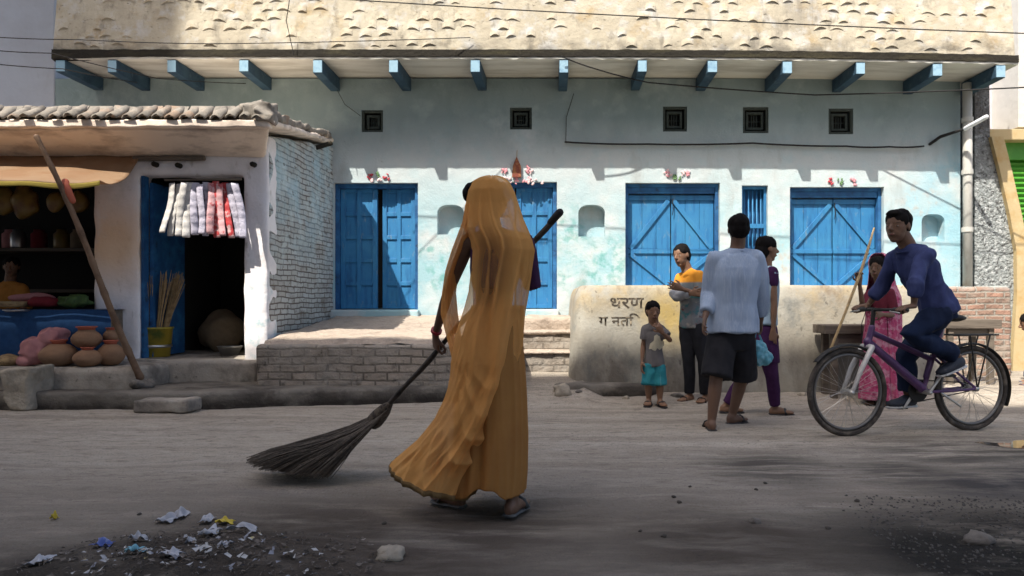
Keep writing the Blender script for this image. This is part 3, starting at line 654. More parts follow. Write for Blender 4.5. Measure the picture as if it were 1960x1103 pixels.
while x < RX-.12:                           # half-round tile ends along the eave, running up a steep front slope
    w = .137*R.uniform(.92, 1.08); r0 = w*.38; lift = R.uniform(-.012, .012); cx = x+w/2; seg = 9; rs0 = []
    for (yy, zz, rr) in ((RF-.075+R.uniform(-.02,.02), rz(RF)+.052+lift, r0), (RF+.03, rz(RF)+.12+lift, r0*.92), (RF+.16, rz(RF)+.20+lift, r0*.85)):
        outer = [Vector((cx+rr*cos(pi*i/seg), yy-.02*sin(pi*i/seg), zz+rr*.8*sin(pi*i/seg))) for i in range(seg+1)]
        inner = [Vector((cx+(rr-.014)*cos(pi*i/seg), yy-.02*sin(pi*i/seg), zz+(rr-.014)*.8*sin(pi*i/seg))) for i in range(seg, -1, -1)]
        rs0.append(outer+inner)
    tl.rings(rs0); x += w*1.02
tl2 = MB(); x = x0
while x < RX-.45:                           # flat upper course standing behind
    w = .225*R.uniform(.85, 1.15); dz = R.uniform(-.012,.012); ty = R.uniform(-.01,.01)
    tl2.add([(x+.008,RF+.07+ty,rz(RF)+.135+dz),(x+w-.008,RF+.07-ty,rz(RF)+.135+dz),(x+w-.008,RF+.15-ty,rz(RF)+.235+dz),(x+.008,RF+.15+ty,rz(RF)+.235-dz),
             (x+.008,RF+.10+ty,rz(RF)+.12+dz),(x+w-.008,RF+.10-ty,rz(RF)+.12+dz),(x+w-.008,RF+.18-ty,rz(RF)+.22+dz),(x+.008,RF+.18+ty,rz(RF)+.22-dz)],
            [(0,1,2,3),(7,6,5,4),(0,4,5,1),(1,5,6,2),(2,6,7,3),(3,7,4,0)]); x += w
part('tile_course', tl, MT['rooftile'], roof, smooth=True); part('tile_course', tl2, MT['rooftile'], roof)
part('roof_bed', MB().box((x0, RF+.12, rz(RF)+.06), (RX-.35, RF+.35, rz(RF)+.15)), MT['grime'], roof)
vg = MB()
for k in range(13):                          # rubble and broken tile on the verge
    t = (k+R.random()*.6)/13; y = RF+.05+t*2.5; xv = RX + (PX(640,9.28)-RX)*((y-RF)/2.63) - .07 - .06*R.random()
    vg.obox((xv, y, rz(y)+.085), Vector((.08,.02*R.uniform(-1,1),.015)), Vector((.02*R.uniform(-1,1),.10,.02)), Vector((0,-.01,.028+.02*R.random())))
vg.obox((RX-.18, RF+.12, rz(RF)+.15), (.13,.03,.02), (-.02,.14,.03), (0,-.02,.09)).obox((RX-.30, RF+.2, rz(RF)+.2), (.10,.02,.03), (-.02,.1,.03), (0,-.02,.08)).obox((RX-.08, RF+.02, rz(RF)+.10), (.08,.02,-.02), (-.02,.1,.03), (0,-.02,.06))
part('verge_rubble', rough(vg, .03, 1.8, 21, 9, .01), MT['rooftile'], roof)
part('water_spout', MB().tube([(PX(604,8.6),8.62,PZ(283,8.62)),(PX(642,8.9),8.75,PZ(274,8.75))], .03, 10, False), MT['grime'], roof)
part('awning_rail', MB().tube([(sx(262), DS-.05, PZ(304,7.1)), (sx(396), DS-.05, PZ(303,7.1))], .028, 10, False), MT['wood'], shop)
for px, py in ((218,318),(300,316),(345,318),(487,316)):
    part('wall_peg', MB().tube([(sx(px), DS-.05, PZ(py,DS)), (sx(px), DS+.05, PZ(py,DS))], .028, 8), MT['grime'], shop)

# front ledge and worn post
lg = thing('front_ledge', 'grey concrete ledge in front of the stall with clay pots on it', 'ledge', (PX(60,6.46), 6.46, .1))
part('ledge_block', rough(MB().box((-9, 6.46, .1), (PX(262,6.46), DS-.125, .362)), .018, 3, 23, 4, .03), MT['concrete'], lg)
wp = MB().prism([(PX(-6,6.12),PZ(706,6.12)),(PX(58,6.12),PZ(703,6.12)),(PX(52,6.12),0.0),(PX(22,6.12),0.0),(PX(2,6.12),.12)], 6.12, 6.44)
solo('plaster_block', rough(wp, .03, 2.4, 25, 6, .02), MT['palestone'], 'pale crumbling plaster block at the left end of the kerb', 'block')
cb = MB().obox((PX(319,6.1), 6.12, .062), (.255,-.01,.004), (.01,.10,0), (0,0,.058))
solo('concrete_slab', rough(cb, .012, 1.6, 27, 8, .012), MT['concrete'], 'grey concrete slab lying against the kerb below the bamboo pole', 'slab')

# tarp awning and its pole
def tarp(u, v):                              # u along the shop front, v from the wall outwards
    xb = sx(-420) + (sx(272)-sx(-420))*u
    xf = PX(-430,6.2) + (PX(196,6.2)-PX(-430,6.2))*u
    zb = PZ(301, DS); zf = PZ(350, 6.2) + .018*sin(u*13) + .04*(1-u)
    y = DS - .03 - (DS-6.2)*v; vv = v
    x = xb + (xf-xb)*vv; z = zb + (zf-zb)*vv - .06*sin(pi*vv)*(1-.4*u) - .10*sin(pi*vv)*max(0, (u-.85)/.15)
    return Vector((x, y, z + .012*noise.noise(Vector((x*3, y*4, 0))) + .008*sin(x*9+y*3)*vv))
tp = thing('tarp_awning', 'sagging orange tarp awning above the open stall', 'awning', (PX(60,6.6), 6.6, 2.1))
ts = MB().grid(tarp, 90, 24)
part('tarp_sheet', ev(ts.mesh('t', True), [('SOLIDIFY', dict(thickness=.006))]), MT['tarp'], tp)
hm = MB().grid(lambda u, v: tarp(u, 1.0) + Vector((0, -.006 + .003*v, -.045*v - .004*v*sin(u*23))), 120, 3)
part('tarp_hem', ev(hm.mesh('t', True), [('SOLIDIFY', dict(thickness=.006))]), MT['tarp_hem'], tp)
part('tie_rope', MB().tube([(PX(125,6.17),6.17,PZ(348,6.17)), (PX(133,6.15),6.14,PZ(368,6.15)), (PX(138,6.16),6.16,PZ(384,6.16))], .03, 8), MT['clay_rim'], tp, smooth=True)
po = thing('bamboo_pole', 'long dark bamboo pole leaning in front of the stall under the orange awning', 'pole', P(272,722,6.5))
A_, B_ = P(70,262,6.02), P(272,724,6.5); pts = []; rad = []
for i in range(41):
    t = i/40; p = A_.lerp(B_, t) + Vector((.02*sin(t*5), 0, .015*sin(t*7))); pts.append(p); rad.append((.020+.012*t)*(1.18 if i % 5 == 0 else 1))
part('pole_shaft', MB().tube(pts, rad, 10), MT['bamboo'], po, smooth=True)
for px, py, d, r, lab in ((272,738,6.5,.075,'knobbly grey rubble stone holding the foot of the bamboo pole'), (262,735,6.42,.05,'small grey stone wedged left of the bamboo pole foot'), (286,734,6.55,.05,'small pinkish stone wedged right of the bamboo pole foot')):
    c = P(px,py,d); mb = MB().ell(c, (r*1.1,r,r*.8), n=14, m=9); me = mb.mesh('s', True)
    for v in me.vertices: v.co += (v.co-c)*.5*noise.noise(v.co*14)
    solo('rubble_stone', me, MT['stone'], lab, 'stone', group='stones at the pole foot')

# counter with cloth and goods
ct = thing('stall_counter', 'stall counter covered with a navy blue cloth', 'counter', (PX(80,6.9), 6.9, .36))
CL, CR = -9.0, PX(212, 6.9)
part('counter_top', MB().box((CL, 6.93, .36), (CR-.03, 7.14, .90)).box((CL, 7.141, .36), (sx(177), 7.75, .90)), MT['wood'], ct)
ck = MB().grid(lambda u, v: Vector((CL+(CR-CL)*u, 6.905 + .008*sin(u*140)*v + .012*noise.noise(Vector((u*40, v*2, 0)))*v - .02*v, .905 - .46*v - .012*noise.noise(Vector((u*30,0,0))))), 160, 12)
ck.grid(lambda u, v: Vector((CL+(CR-CL)*u, 6.905+.25*v, .907 + .004*noise.noise(Vector((u*30,v*2,3))))), 100, 4)
part('blue_cloth', ck, MT['darkblue'], ct, smooth=True)
MT['red'] = cloth('red_cloth', (.17,.022,.03)); MT['pink'] = cloth('pink_cloth', (.42,.20,.20), (.30,.13,.14), 9)
MT['greens'] = mat('leafy_green', (.06,.11,.03), .7, [dict(c=(.03,.055,.02), s=20, lo=.45, hi=.65)])
MT['straw'] = mat('dry_straw', (.36,.25,.13), .85, [dict(c=(.20,.13,.07), s=20, lo=.45, hi=.65)])
MT['steel'] = mat('dull_steel', (.5,.5,.5), .35, metal=.9, spec=.5)
MT['yellowbag'] = mat('yellow_plastic', (.20,.13,.03), .4, [dict(c=(.13,.06,.025), s=5, lo=.45, hi=.62), dict(c=(.08,.11,.03), s=3, lo=.55, hi=.66)], spec=.5)
MT['sack'] = cloth('jute_sack', (.24,.18,.12))
MT['brass'] = mat('bucket_yellow', (.40,.30,.04), .5, [dict(c=(.12,.16,.04), s=4, lo=.48, hi=.64)], spec=.4)
def blob(c, r, n, seed, amp=.35, f=9, sub=(22,14)):
    c = Vector(c); me = MB().ell(c, r, n=sub[0], m=sub[1]).mesh('b', True)
    for v in me.vertices: v.co += (v.co-c)*amp*noise.noise((v.co-c)*f+Vector((seed,0,0)))
    return me
solo('red_bundle', blob(P(85,578,7.05), (.22,.10,.055), 0, 3), MT['red'], 'folded red cloth bundle on the stall counter', 'bundle')
solo('pink_bundle', blob(P(62,570,7.2), (.2,.10,.05), 0, 5), MT['pink'], 'pale pink bundle behind the red one on the counter', 'bundle')
solo('green_vegetables', blob(P(142,576,7.05), (.16,.10,.06), 0, 8, .8, 16), MT['greens'], 'heap of green leafy vegetables on the counter end', 'vegetables')
solo('basket', MB().lathe(P(30,588,7.02), [(.02,0),(.12,.0),(.17,.06),(.16,.06),(.11,.015),(.02,.015)], 20), MT['straw'], 'shallow brown basket on the blue counter', 'basket', smooth=True)
solo('steel_plate', MB().lathe(P(35,597,6.88)+Vector((0,-.02,0)), [(.02,0),(.09,.0),(.12,.02),(.115,.022),(.085,.006),(.02,.006)], 20), MT['steel'], 'small steel plate at the front edge of the counter', 'plate', smooth=True)
bag_labels = ['yellow plastic bag hanging at the left edge under the awning','bulging orange yellow bag hanging second from left under the awning','thin greenish yellow bag hanging beside the bamboo pole','small red and yellow bag hanging right of the bamboo pole']
for (px, py, d, r), lab in zip(((8,385,7.6,.12),(48,388,7.6,.15),(108,388,7.55,.09),(152,386,7.6,.10)), bag_labels):
    c = P(px,py,d); t = thing('hanging_bag', lab, 'bag', c, 'bags hanging in the stall')
    part('bag_body', blob(c, (r,r*.7,r*1.25), 0, px, .3, 8), MT['yellowbag'], t)
    part('bag_string', MB().tube([c+Vector((0,0,r*1.1)), Vector((c.x, c.y, 2.62))], .006, 6, False), MT['wire'], t)
solo('shelf', MB().box((-9, 8.6, 1.62), (sx(196), 9.19, 1.66)).box((-9, 8.6, 1.1), (sx(196), 9.19, 1.14)), MT['wood'], 'dark wooden shelf at the back of the stall', 'shelf', loc=(-6, 8.9, 1.1))
for i, (px, py, c_) in enumerate(((35,447,'steel'),(75,443,'red'),(118,446,'yellowbag'),(150,445,'sack'),(20,447,'pink'))):
    c = P(px, 449, 8.8); c.z = 1.66
    solo('jar', MB().lathe(c, [(.02,0),(.085,0),(.09,.03),(.09,.19),(.06,.22),(.06,.25),(.02,.25)], 16), MT[c_], ['steel jar on the back shelf of the stall','red jar on the back shelf of the stall','yellow jar on the back shelf of the stall','brown jar at the right end of the back shelf','pink jar at the left end of the back shelf'][i], 'jar', smooth=True, group='jars on the stall shelf')

# clay pots and pink sack on the ledge
def pot(px, py, d, r, h, neck, lab, zb=.365):
    c = P(px, py, d); c.z = zb; t = thing('clay_pot', lab, 'pot', c, 'clay pots on the ledge')
    pr = [(r*.25,0)] + [(r*(.45+.55*sin(pi*min(1,k/8*1.02))**.8) if k else r*.5, h*k/10) for k in range(0, 9)]
    pr = [(r*max(.3, sin(pi*(k+1.6)/12.4)**.75), h*k/10) for k in range(0, 10)]
    part('pot_body', MB().lathe(c, [(.01,0)] + pr + [(neck*1.0,h*.95)], 28, .01), MT['clay'], t, smooth=True)
    part('pot_rim', MB().lathe(c, [(neck*.95,h*.93),(neck*.95,h*1.02),(neck*1.25,h*1.10),(neck*1.2,h*1.13),(neck*.85,h*1.05),(neck*.8,h*.95)], 28), MT['clay_rim'], t, smooth=True)
pot(113, 697, 6.62, .165, .225, .06, 'widest clay pot, beside the pink sack')
pot(168, 700, 6.58, .128, .165, .05, 'small clay pot at the bottom front of the pot stack')
pot(166, 660, 6.66, .130, .185, .075, 'clay pot with red neck sitting on top of the others', .365+.172)
pot(212, 692, 6.72, .125, .215, .055, 'clay pot at the right end nearest the bamboo pole')
pot(212, 640, 6.83, .07, .13, .04, 'small dark red clay pot leaning behind at the counter corner', .365+.215)
sk_ = MB()
for c, r in ((P(72,672,6.68),(.13,.11,.14)),(P(98,648,6.72),(.12,.10,.09)),(P(55,690,6.66),(.09,.09,.06)),(P(115,638,6.78),(.07,.07,.05))): sk_.ell(c, r)
sme = fuse(sk_, .012, 4); wrinkle(sme, .035, 8, (1,1,1), 4)
solo('pink_sack', sme, MT['pink'], 'crumpled pink cloth sack beside the clay pots', 'sack')
bk = blob(P(10,690,6.7), (.16,.1,.055), 0, 2); solo('straw_bundle', bk, MT['straw'], 'flat straw bundle at the left edge of the ledge', 'bundle')

# doorway: hanging packet strips, brooms in a bucket, sacks
MT['silver'] = mat('silver_packet', (.62,.60,.57), .38, [dict(c=(.40,.40,.42), s=14, lo=.46, hi=.6, a=.8), dict(c=(.10,.10,.12), s=26, lo=.62, hi=.7, a=.7)], bump=(30,.5,.01), spec=.5)
MT['lilacpk'] = mat('lilac_packet', (.52,.50,.60), .38, [dict(c=(.25,.25,.33), s=17, lo=.5, hi=.6, a=.8)], bump=(30,.5,.01), spec=.5)
MT['redpk'] = mat('red_packet', (.50,.055,.06), .4, [dict(c=(.62,.45,.45), s=13, lo=.52, hi=.6, a=.9)], bump=(30,.5,.01), spec=.5)
MT['pinkpk'] = mat('pink_packet', (.60,.36,.38), .4, [dict(c=(.45,.06,.07), s=15, lo=.55, hi=.62, a=.9)], bump=(30,.5,.01), spec=.5)
rail = MB().tube([P(315,345,6.98), P(462,343,6.98)], .012, 8, False)
solo('hanging_rail', rail, MT['wood'], 'thin rail across the shop doorway carrying packet strips', 'rail', smooth=True)
SL = {'silver': 'strip of silver white packets in the left half of the shop doorway', 'lilacpk': 'strip of pale lilac packets hanging in the shop doorway', 'redpk': 'strip of bright red packets hanging in the shop doorway', 'pinkpk': 'strip of pink and red packets hanging between the red strips'}
strips = [('silver',326,446),('silver',338,452),('silver',350,452),('silver',362,455),('lilacpk',374,450),('lilacpk',385,448),('lilacpk',395,452),('pinkpk',403,448),('redpk',412,455),('pinkpk',421,452),('redpk',433,456),('lilacpk',444,454),('lilacpk',454,456)]
for i, (k_, px, pb) in enumerate(strips):
    d = 6.94 + R.uniform(-.03,.05); lean = (px-392)*.0009; mb = MB(); ztp = PZ(350+R.uniform(-3,3), d); zb = PZ(pb, d); nseg = 6; w = .036*R.uniform(.85,1.15); ya = R.uniform(-.5,.5)
    side = Vector((cos(ya), sin(ya), 0)); nrm = Vector((-sin(ya), cos(ya), 0)); rs_ = []
    for j in range(nseg*4+1):
        t = j/(nseg*4); z = ztp + (zb-ztp)*t; ph = abs(sin(pi*t*nseg)); c = Vector((PX(px,d)*1.0 + (px-392)*.0011*(t-.2)*1.2 + .012*sin(t*4+i), d + .012*sin(t*5+i*2), z))
        a = w*(.94+.06*ph); th = .004 + .008*ph
        rs_.append([c + side*a*cos(2*pi*q/10) + nrm*th*sin(2*pi*q/10) for q in range(10)])
    mb.rings(rs_)
    solo('packet_strip', mb, MT[k_], SL[k_], 'packet strip', loc=(PX(px,d), d, ztp), group='packet strips hanging in the doorway', smooth=True)
bc = P(296, 668, 7.42); bc.z = .39
bu = thing('broom_bucket', 'yellow green bucket holding brooms in the shop doorway', 'bucket', bc)
part('bucket_wall', MB().lathe(bc, [(.01,.0),(.15,.0),(.175,.30),(.185,.30),(.185,.32),(.165,.32),(.14,.02),(.01,.02)], 24), MT['brass'], bu, smooth=True)
part('bucket_band', MB().lathe(bc+Vector((0,0,.1)), [(.161,0),(.170,.0),(.173,.03),(.165,.03)], 24), MT['steel'], bu, smooth=True)
bl = None
for k in range(7):
    an = 2*pi*k/7; b0 = bc + Vector((.05*cos(an), .05*sin(an), .03)); lean = Vector((.16*cos(an)+.06, .10*sin(an), 0)); tp_ = b0 + lean + Vector((0,0,.82+.06*R.random())); mb = MB()
    for q in range(26):
        a2 = R.random()*6.28; s_ = R.random()**.5; o1 = Vector((cos(a2), sin(a2), 0))
        mb.tube([b0 + o1*.02*s_, b0.lerp(tp_, .5) + o1*.03*s_, tp_ + o1*.06*s_ + Vector((0,0,R.uniform(-.12,.03)))], [.006,.005,.003], 4, False)
    solo('grass_broom', mb, MT['straw'], 'dry straw broom standing in the yellow bucket', 'broom', loc=b0, group='straw brooms in the bucket')
c = P(425,650,8.3); c.z = .39+.22
solo('jute_sack', blob(c, (.25,.22,.26), 0, 4, .25, 6), MT['sack'], 'dim brown jute sack inside the dark doorway', 'sack')
c = P(440,668,7.55); c.z = .385
solo('steel_bowl', MB().lathe(c, [(.02,0),(.08,.0),(.13,.11),(.14,.11),(.125,.10),(.075,.01),(.02,.01)], 24), MT['steel'], 'steel bowl on the floor inside the doorway', 'bowl', smooth=True)
from mathutils.bvhtree import BVHTree
# ================================================================ people
SK_W = mat('brown_skin', (.21,.115,.07), .55, [dict(c=(.16,.085,.05), s=14, lo=.45, hi=.7, a=.6)], spec=.35)
SK_D = mat('deep_brown_skin', (.135,.075,.048), .55, [dict(c=(.10,.053,.035), s=14, lo=.45, hi=.7, a=.6)], spec=.35)
HAIR = mat('black_hair', (.008,.007,.007), .8, bump=[(60,.6,.006,(1,1,.3))], spec=.08)
EYEW = mat('eye', (.10,.09,.08), .3, spec=.5); PUP = mat('pupil', (.008,.006,.005), .2, spec=.5)
LIP = mat('lips', (.16,.06,.05), .5); BROW = mat('brow_hair', (.035,.022,.017), .8)
LEATHER = mat('dark_sandal', (.035,.032,.032), .7, [dict(c=(.09,.085,.085), s=20, lo=.55, hi=.7, a=.7)])
GREYSAN = mat('grey_sandal', (.085,.09,.092), .75, [dict(c=(.04,.04,.045), s=16, lo=.5, hi=.66, a=.8)])

def hand(mb, wr, d, n, t, sc=1.0, curl=.5):
    """palm and five bent fingers; d points along the hand, n out of the palm, t to the thumb side"""
    d = d.normalized(); n = (n - d*n.dot(d)).normalized(); t = (t - d*t.dot(d)); t = (t - n*t.dot(n)).normalized()
    mb.loft([(wr - d*.01*sc, t, n, .024*sc, .019*sc), (wr + d*.02*sc, t, n, .030*sc, .017*sc), (wr + d*.06*sc, t, n, .040*sc, .015*sc), (wr + d*.092*sc, t, n, .038*sc, .012*sc)], 14)
    for off, ln, sp in ((.030,.074,.14),(.010,.084,.04),(-.011,.078,-.05),(-.030,.060,-.16)):
        p = wr + d*.086*sc + t*off*sc; pts = [p]; a = curl*.35
        for k, f in enumerate((.45,.31,.24)):
            v = d*cos(a) + n*sin(a) + t*sp; p = p + v.normalized()*ln*f*sc; pts.append(p); a += curl*.95
        mb.tube(pts, [.0088*sc,.0082*sc,.0075*sc,.0062*sc], 8)
    p = wr + d*.028*sc + t*.030*sc; q = p + (d*.6 + t*.62 + n*.35).normalized()*.040*sc; e = q + (d*.85 + t*.1 + n*.45).normalized()*.032*sc
    mb.tube([p - t*.012*sc, q, e], [.013*sc,.0105*sc,.008*sc], 8)

def head_shapes(mb, c, f, u, H):
    r = f.cross(u).normalized(); ax = (r, f, u)
    mb.ell(c + u*.12*H - f*.05*H, (.335*H, .43*H, .375*H), ax); mb.ell(c - u*.17*H + f*.09*H, (.255*H, .30*H, .32*H), ax)
    mb.ell(c - u*.40*H + f*.22*H, (.13*H, .12*H, .09*H), ax)
    mb.tube([c + u*.06*H + f*.37*H, c - u*.07*H + f*.475*H], [.035*H, .055*H], 8)
    mb.ell(c - u*.095*H + f*.43*H, (.082*H, .05*H, .045*H), ax)
    mb.ell(c - u*.02*H + f*.085*H, (.300*H, .285*H, .36*H), ax)
    mb.ell(c - u*.235*H + f*.375*H, (.10*H, .04*H, .045*H), ax)
    for s in (-1, 1): 
        mb.ell(c + r*s*.335*H - f*.03*H - u*.02*H, (.035*H, .085*H, .13*H), ax)

def face_parts(body, c, f, u, H, off):
    r = f.cross(u).normalized(); ax = (r, f, u)
    tree = BVHTree.FromPolygons([v.co + off for v in body.data.vertices], [tuple(p.vertices) for p in body.data.polygons])
    def on(a, b):                       # point of the face skin at sideways a and upwards b
        o = c + r*a*H + u*b*H; h = tree.ray_cast(o + f*H, -f)[0]
        return h if h else o + f*.36*H
    for s in (-1, 1):
        q = on(s*.145, .01)
        part('eye', MB().ell(q - f*.018*H, (.050*H, .026*H, .020*H), ax, 12, 8), EYEW, body, smooth=True)
        part('pupil', MB().ell(q + f*.002*H, (.022*H, .012*H, .020*H), ax, 10, 8), PUP, body, smooth=True)
        part('eyebrow', MB().tube([on(s*.06, .10) - f*.006*H, on(s*.15, .115) - f*.006*H, on(s*.235, .095) - f*.006*H], [.010*H,.013*H,.008*H], 6), BROW, body, smooth=True)
    part('mouth', MB().ell(on(0, -.24) - f*.012*H, (.095*H, .022*H, .024*H), ax, 12, 8), LIP, body, smooth=True)

def torso_secs(J, g=1.0, inf=0.0, lo=-.10, hi=1.0):
    pc = (J['hipL']+J['hipR'])/2; ch = (J['shL']+J['shR'])/2; s1 = (J['shR']-J['shL']); s0 = (J['hipR']-J['hipL'])
    up = (ch-pc); fw1 = up.cross(s1)*-1; sw = s1.length/2
    secs = []
    for t, rx, ry in ((-.16,.80,.58),(-.06,.92,.66),(.06,.96,.68),(.22,.86,.60),(.42,.76,.55),(.60,.84,.60),(.76,.96,.64),(.88,1.0,.58),(.97,.98,.45),(1.04,.72,.33),(1.10,.42,.28)):
        if t < lo or t > hi: continue
        sd = (s0.normalized().lerp(s1.normalized(), max(0, min(1, t)))).normalized(); b = up.cross(sd).normalized()
        secs.append((pc + up*t, sd, b, sw*rx*g+inf, sw*ry*g+inf))
    return secs

def make_body(root, J, skin, H, f, u, g=1.0, arm=.042, leg=.072, hands=True, curl=(.5,.5), palms=None, voxel=.0058, shoes=True, face=True, tg=1.0):
    mb = MB(); k = H/.225
    head_shapes(mb, J['head'], f, u, H)
    ch = (J['shL']+J['shR'])/2
    mb.tube([ch.lerp(J['neck'], .2), J['neck'], J['head'] - u*.12*H - f*.06*H], [.064*k, .057*k, .056*k], 14)
    mb.loft(torso_secs(J, g*tg, 0, -.2, 1.2), 22, 2.3)
    for s in 'LR': mb.tube([ch.lerp(J['neck'], .55), ch.lerp(J['sh'+s], .8)], [.050*k, .040*k], 12)
    for s in 'LR':
        sh, el, wr = J['sh'+s], J['el'+s], J['wr'+s]
        mb.tube([ch.lerp(sh, .55), sh], [.055*k, arm*1.18*k], 14)
        mb.tube([sh, sh.lerp(el, .4), el, el.lerp(wr, .3), wr], [arm*1.12*k, arm*1.02*k, arm*.80*k, arm*.82*k, arm*.54*k], 14)
        d = J.get('hd'+s, (wr-el).normalized()); 
        tn = palms[s] if palms and s in palms else ((J['shR']-J['shL']).normalized()*(1 if s == 'L' else -1), f)
        hand(mb, wr, d, tn[0], tn[1], k, curl[0 if s == 'L' else 1])
        hp, kn, an = J['hip'+s], J['kn'+s], J['an'+s]
        mb.tube([hp, hp.lerp(kn, .35), kn, kn.lerp(an, .32), an], [leg*1.22*k, leg*1.08*k, leg*.72*k, leg*.74*k, leg*.46*k], 16)
        to = J['toe'+s]; hl = J.get('heel'+s, an - (to-an).normalized()*.045*k + Vector((0,0,-.04*k)))
        fd = (to-hl); fd.normalize()
        mb.tube([an, hl.lerp(an, .35)], [leg*.46*k, leg*.45*k], 12)
        side = fd.cross(Vector((0,0,1))).normalized(); upv = side.cross(fd)
        mb.loft([(hl - fd*.012*k, side, upv, .018*k, .020*k), (hl + fd*.03*k, side, upv, .032*k, .034*k), (hl.lerp(to,.45)+upv*.012*k, side, upv, .036*k, .036*k), (hl.lerp(to,.75), side, upv, .045*k, .021*k), (to, side, upv, .038*k, .013*k), (to + fd*.012*k, side, upv, .02*k, .008*k)], 14)
    b = part('body', fuse(mb, voxel, 3), skin, root)
    if face: face_parts(b, J['head'], f, u, H, ORG[root.name])
    return b

def hair_cap(root, c, f, u, H, back=.0, low=.0, seed=0, extra=None, top=0.0):
    r = f.cross(u).normalized(); ax = (r, f, u); mb = MB()
    mb.ell(c + u*(.190+top)*H - f*.088*H, (.372*H, .440*H, (.365+top)*H), ax, 20, 14)
    mb.ell(c - u*(.02+low)*H - f*(.17+back)*H, (.355*H, .33*H, .36*H), ax, 20, 14)
    if extra: extra(mb, r, ax)
    me = fuse(mb, .007, 2)
    for v in me.vertices:
        q = v.co*38; v.co += (v.co-c).normalized()*.008*noise.noise(Vector((q.x, q.y, q.z*.4+seed)))
    return part('hair', me, HAIR, root)

def top_mesh(J, H, g=1.0, inf=.02, sl=1.0, hem=-.16, arm=.042, fl=0.0, wr=(.010,9), seed=0, voxel=.0085, loose=0.0, sides=None):
    k = H/.225; mb = MB(); secs = torso_secs(J, g, inf, hem, 1.06)
    secs = [(c, a, b, rx + fl*max(0, .5-i/len(secs)) + (loose if 0 < i < len(secs)-3 else 0), ry + fl*max(0, .5-i/len(secs)) + loose*.6) for i, (c, a, b, rx, ry) in enumerate(secs)]
    mb.loft(secs, 24, 2.4)
    ch = (J['shL']+J['shR'])/2
    mb.tube([ch.lerp(J['neck'], .15), ch.lerp(J['neck'], .55)], [.072*k+inf*.3, .060*k+inf*.2], 14, False)
    for s in (sides or 'LR'):
        sh, el, w = J['sh'+s], J['el'+s], J['wr'+s]; a = arm*k
        mb.tube([ch.lerp(J['neck'], .42), ch.lerp(sh, .85)], [.052*k+inf*.5, .042*k+inf*.7], 12)
        mb.tube([ch.lerp(sh, .5), sh], [.055*k+inf*.6, a*1.15+inf*.8], 14)
        if sl <= 1: mb.tube([sh, sh.lerp(el, sl*.55), sh.lerp(el, sl)], [a*1.16+inf*.8, a*1.1+inf, a*1.05+inf*1.1], 14, False)
        else: mb.tube([sh, sh.lerp(el, .5), el, el.lerp(w, (sl-1)*.5), el.lerp(w, sl-1)], [a*1.16+inf*.8, a*1.08+inf, a*.9+inf, a*.85+inf*.95, a*.75+inf*.7], 14, False)
    me = fuse(mb, voxel, 4); wrinkle(me, wr[0], wr[1], (1,1,.45), seed); return me

def bottom_mesh(J, H, g=1.0, inf=.014, ln=1.95, leg=.072, flare=0.0, wr=(.008,9), seed=0, voxel=.0085, waist=.22):
    k = H/.225; mb = MB(); mb.loft(torso_secs(J, g, inf*.8, -.2, waist), 24, 2.4)
    for s in 'LR':
        hp, kn, an = J['hip'+s], J['kn'+s], J['an'+s]; a = leg*k
        if ln <= 1: mb.tube([hp, hp.lerp(kn, ln*.5), hp.lerp(kn, ln)], [a*1.26+inf, a*1.15+inf+flare*.5, a*.95+inf+flare], 16, False)
        else: mb.tube([hp, hp.lerp(kn, .35), kn, kn.lerp(an, (ln-1)*.4), kn.lerp(an, ln-1)], [a*1.26+inf, a*1.1+inf, a*.78+inf+flare*.3, a*.72+inf*1.1+flare*.6, a*.5+inf*1.2+flare], 16, False)
    me = fuse(mb, voxel, 4); wrinkle(me, wr[0], wr[1], (1,1,.5), seed); return me

def sandals(root, J, H, m, strap=True):
    k = H/.225
    for s in 'LR':
        an, to = J['an'+s], J['toe'+s]; hl = J.get('heel'+s, an - (to-an).normalized()*.045*k + Vector((0,0,-.04*k)))
        fd = (to-hl).normalized(); side = fd.cross(Vector((0,0,1))).normalized(); upv = side.cross(fd)
        secs = []
        for t, w in ((-.06,.024),(0,.036),(.3,.036),(.6,.046),(.85,.048),(1.02,.036),(1.10,.018)):
            secs.append((hl.lerp(to, t) - upv*.024*k, side, upv, w*k, .009*k))
        sd = part('sandal', MB().loft(secs, 16), m, root, smooth=True)
        if strap:
            c = hl.lerp(to, .68); part('sandal_strap', MB().tube([c + side*.046*k - upv*.016*k, c + side*.030*k + upv*.022*k - fd*.01, c + upv*.030*k, c - side*.030*k + upv*.022*k - fd*.01, c - side*.046*k - upv*.016*k], [(.005*k,.014*k)]*5, 8, False), m, sd, smooth=True)

def feet(J, H, dl, dr, ln=.155):
    k = H/.225
    for s, d in (('L', dl), ('R', dr)):
        d = Vector(d).normalized(); J['toe'+s] = J['an'+s] + Vector((d.x, d.y, 0))*ln*k + Vector((0,0,-J['an'+s].z + .030*k + d.z*.1)); J['heel'+s] = Vector((J['an'+s].x, J['an'+s].y, .036*k)) - Vector((d.x, d.y, 0))*.045*k
def JJ(**k):
    return {a: P(*v) for a, v in k.items()}
V = Vector
UP = V((0,0,1))
def interp(tab, x):
    if x <= tab[0][0]: return tab[0][1:]
    for a, b in zip(tab, tab[1:]):
        if x <= b[0]:
            t = (x-a[0])/(b[0]-a[0]); return [p+(q-p)*t for p, q in zip(a[1:], b[1:])]
    return tab[-1][1:]
from mathutils.bvhtree import BVHTree
def bvh(me, off): return BVHTree.FromPolygons([v.co+off for v in me.vertices], [tuple(p.vertices) for p in me.polygons])

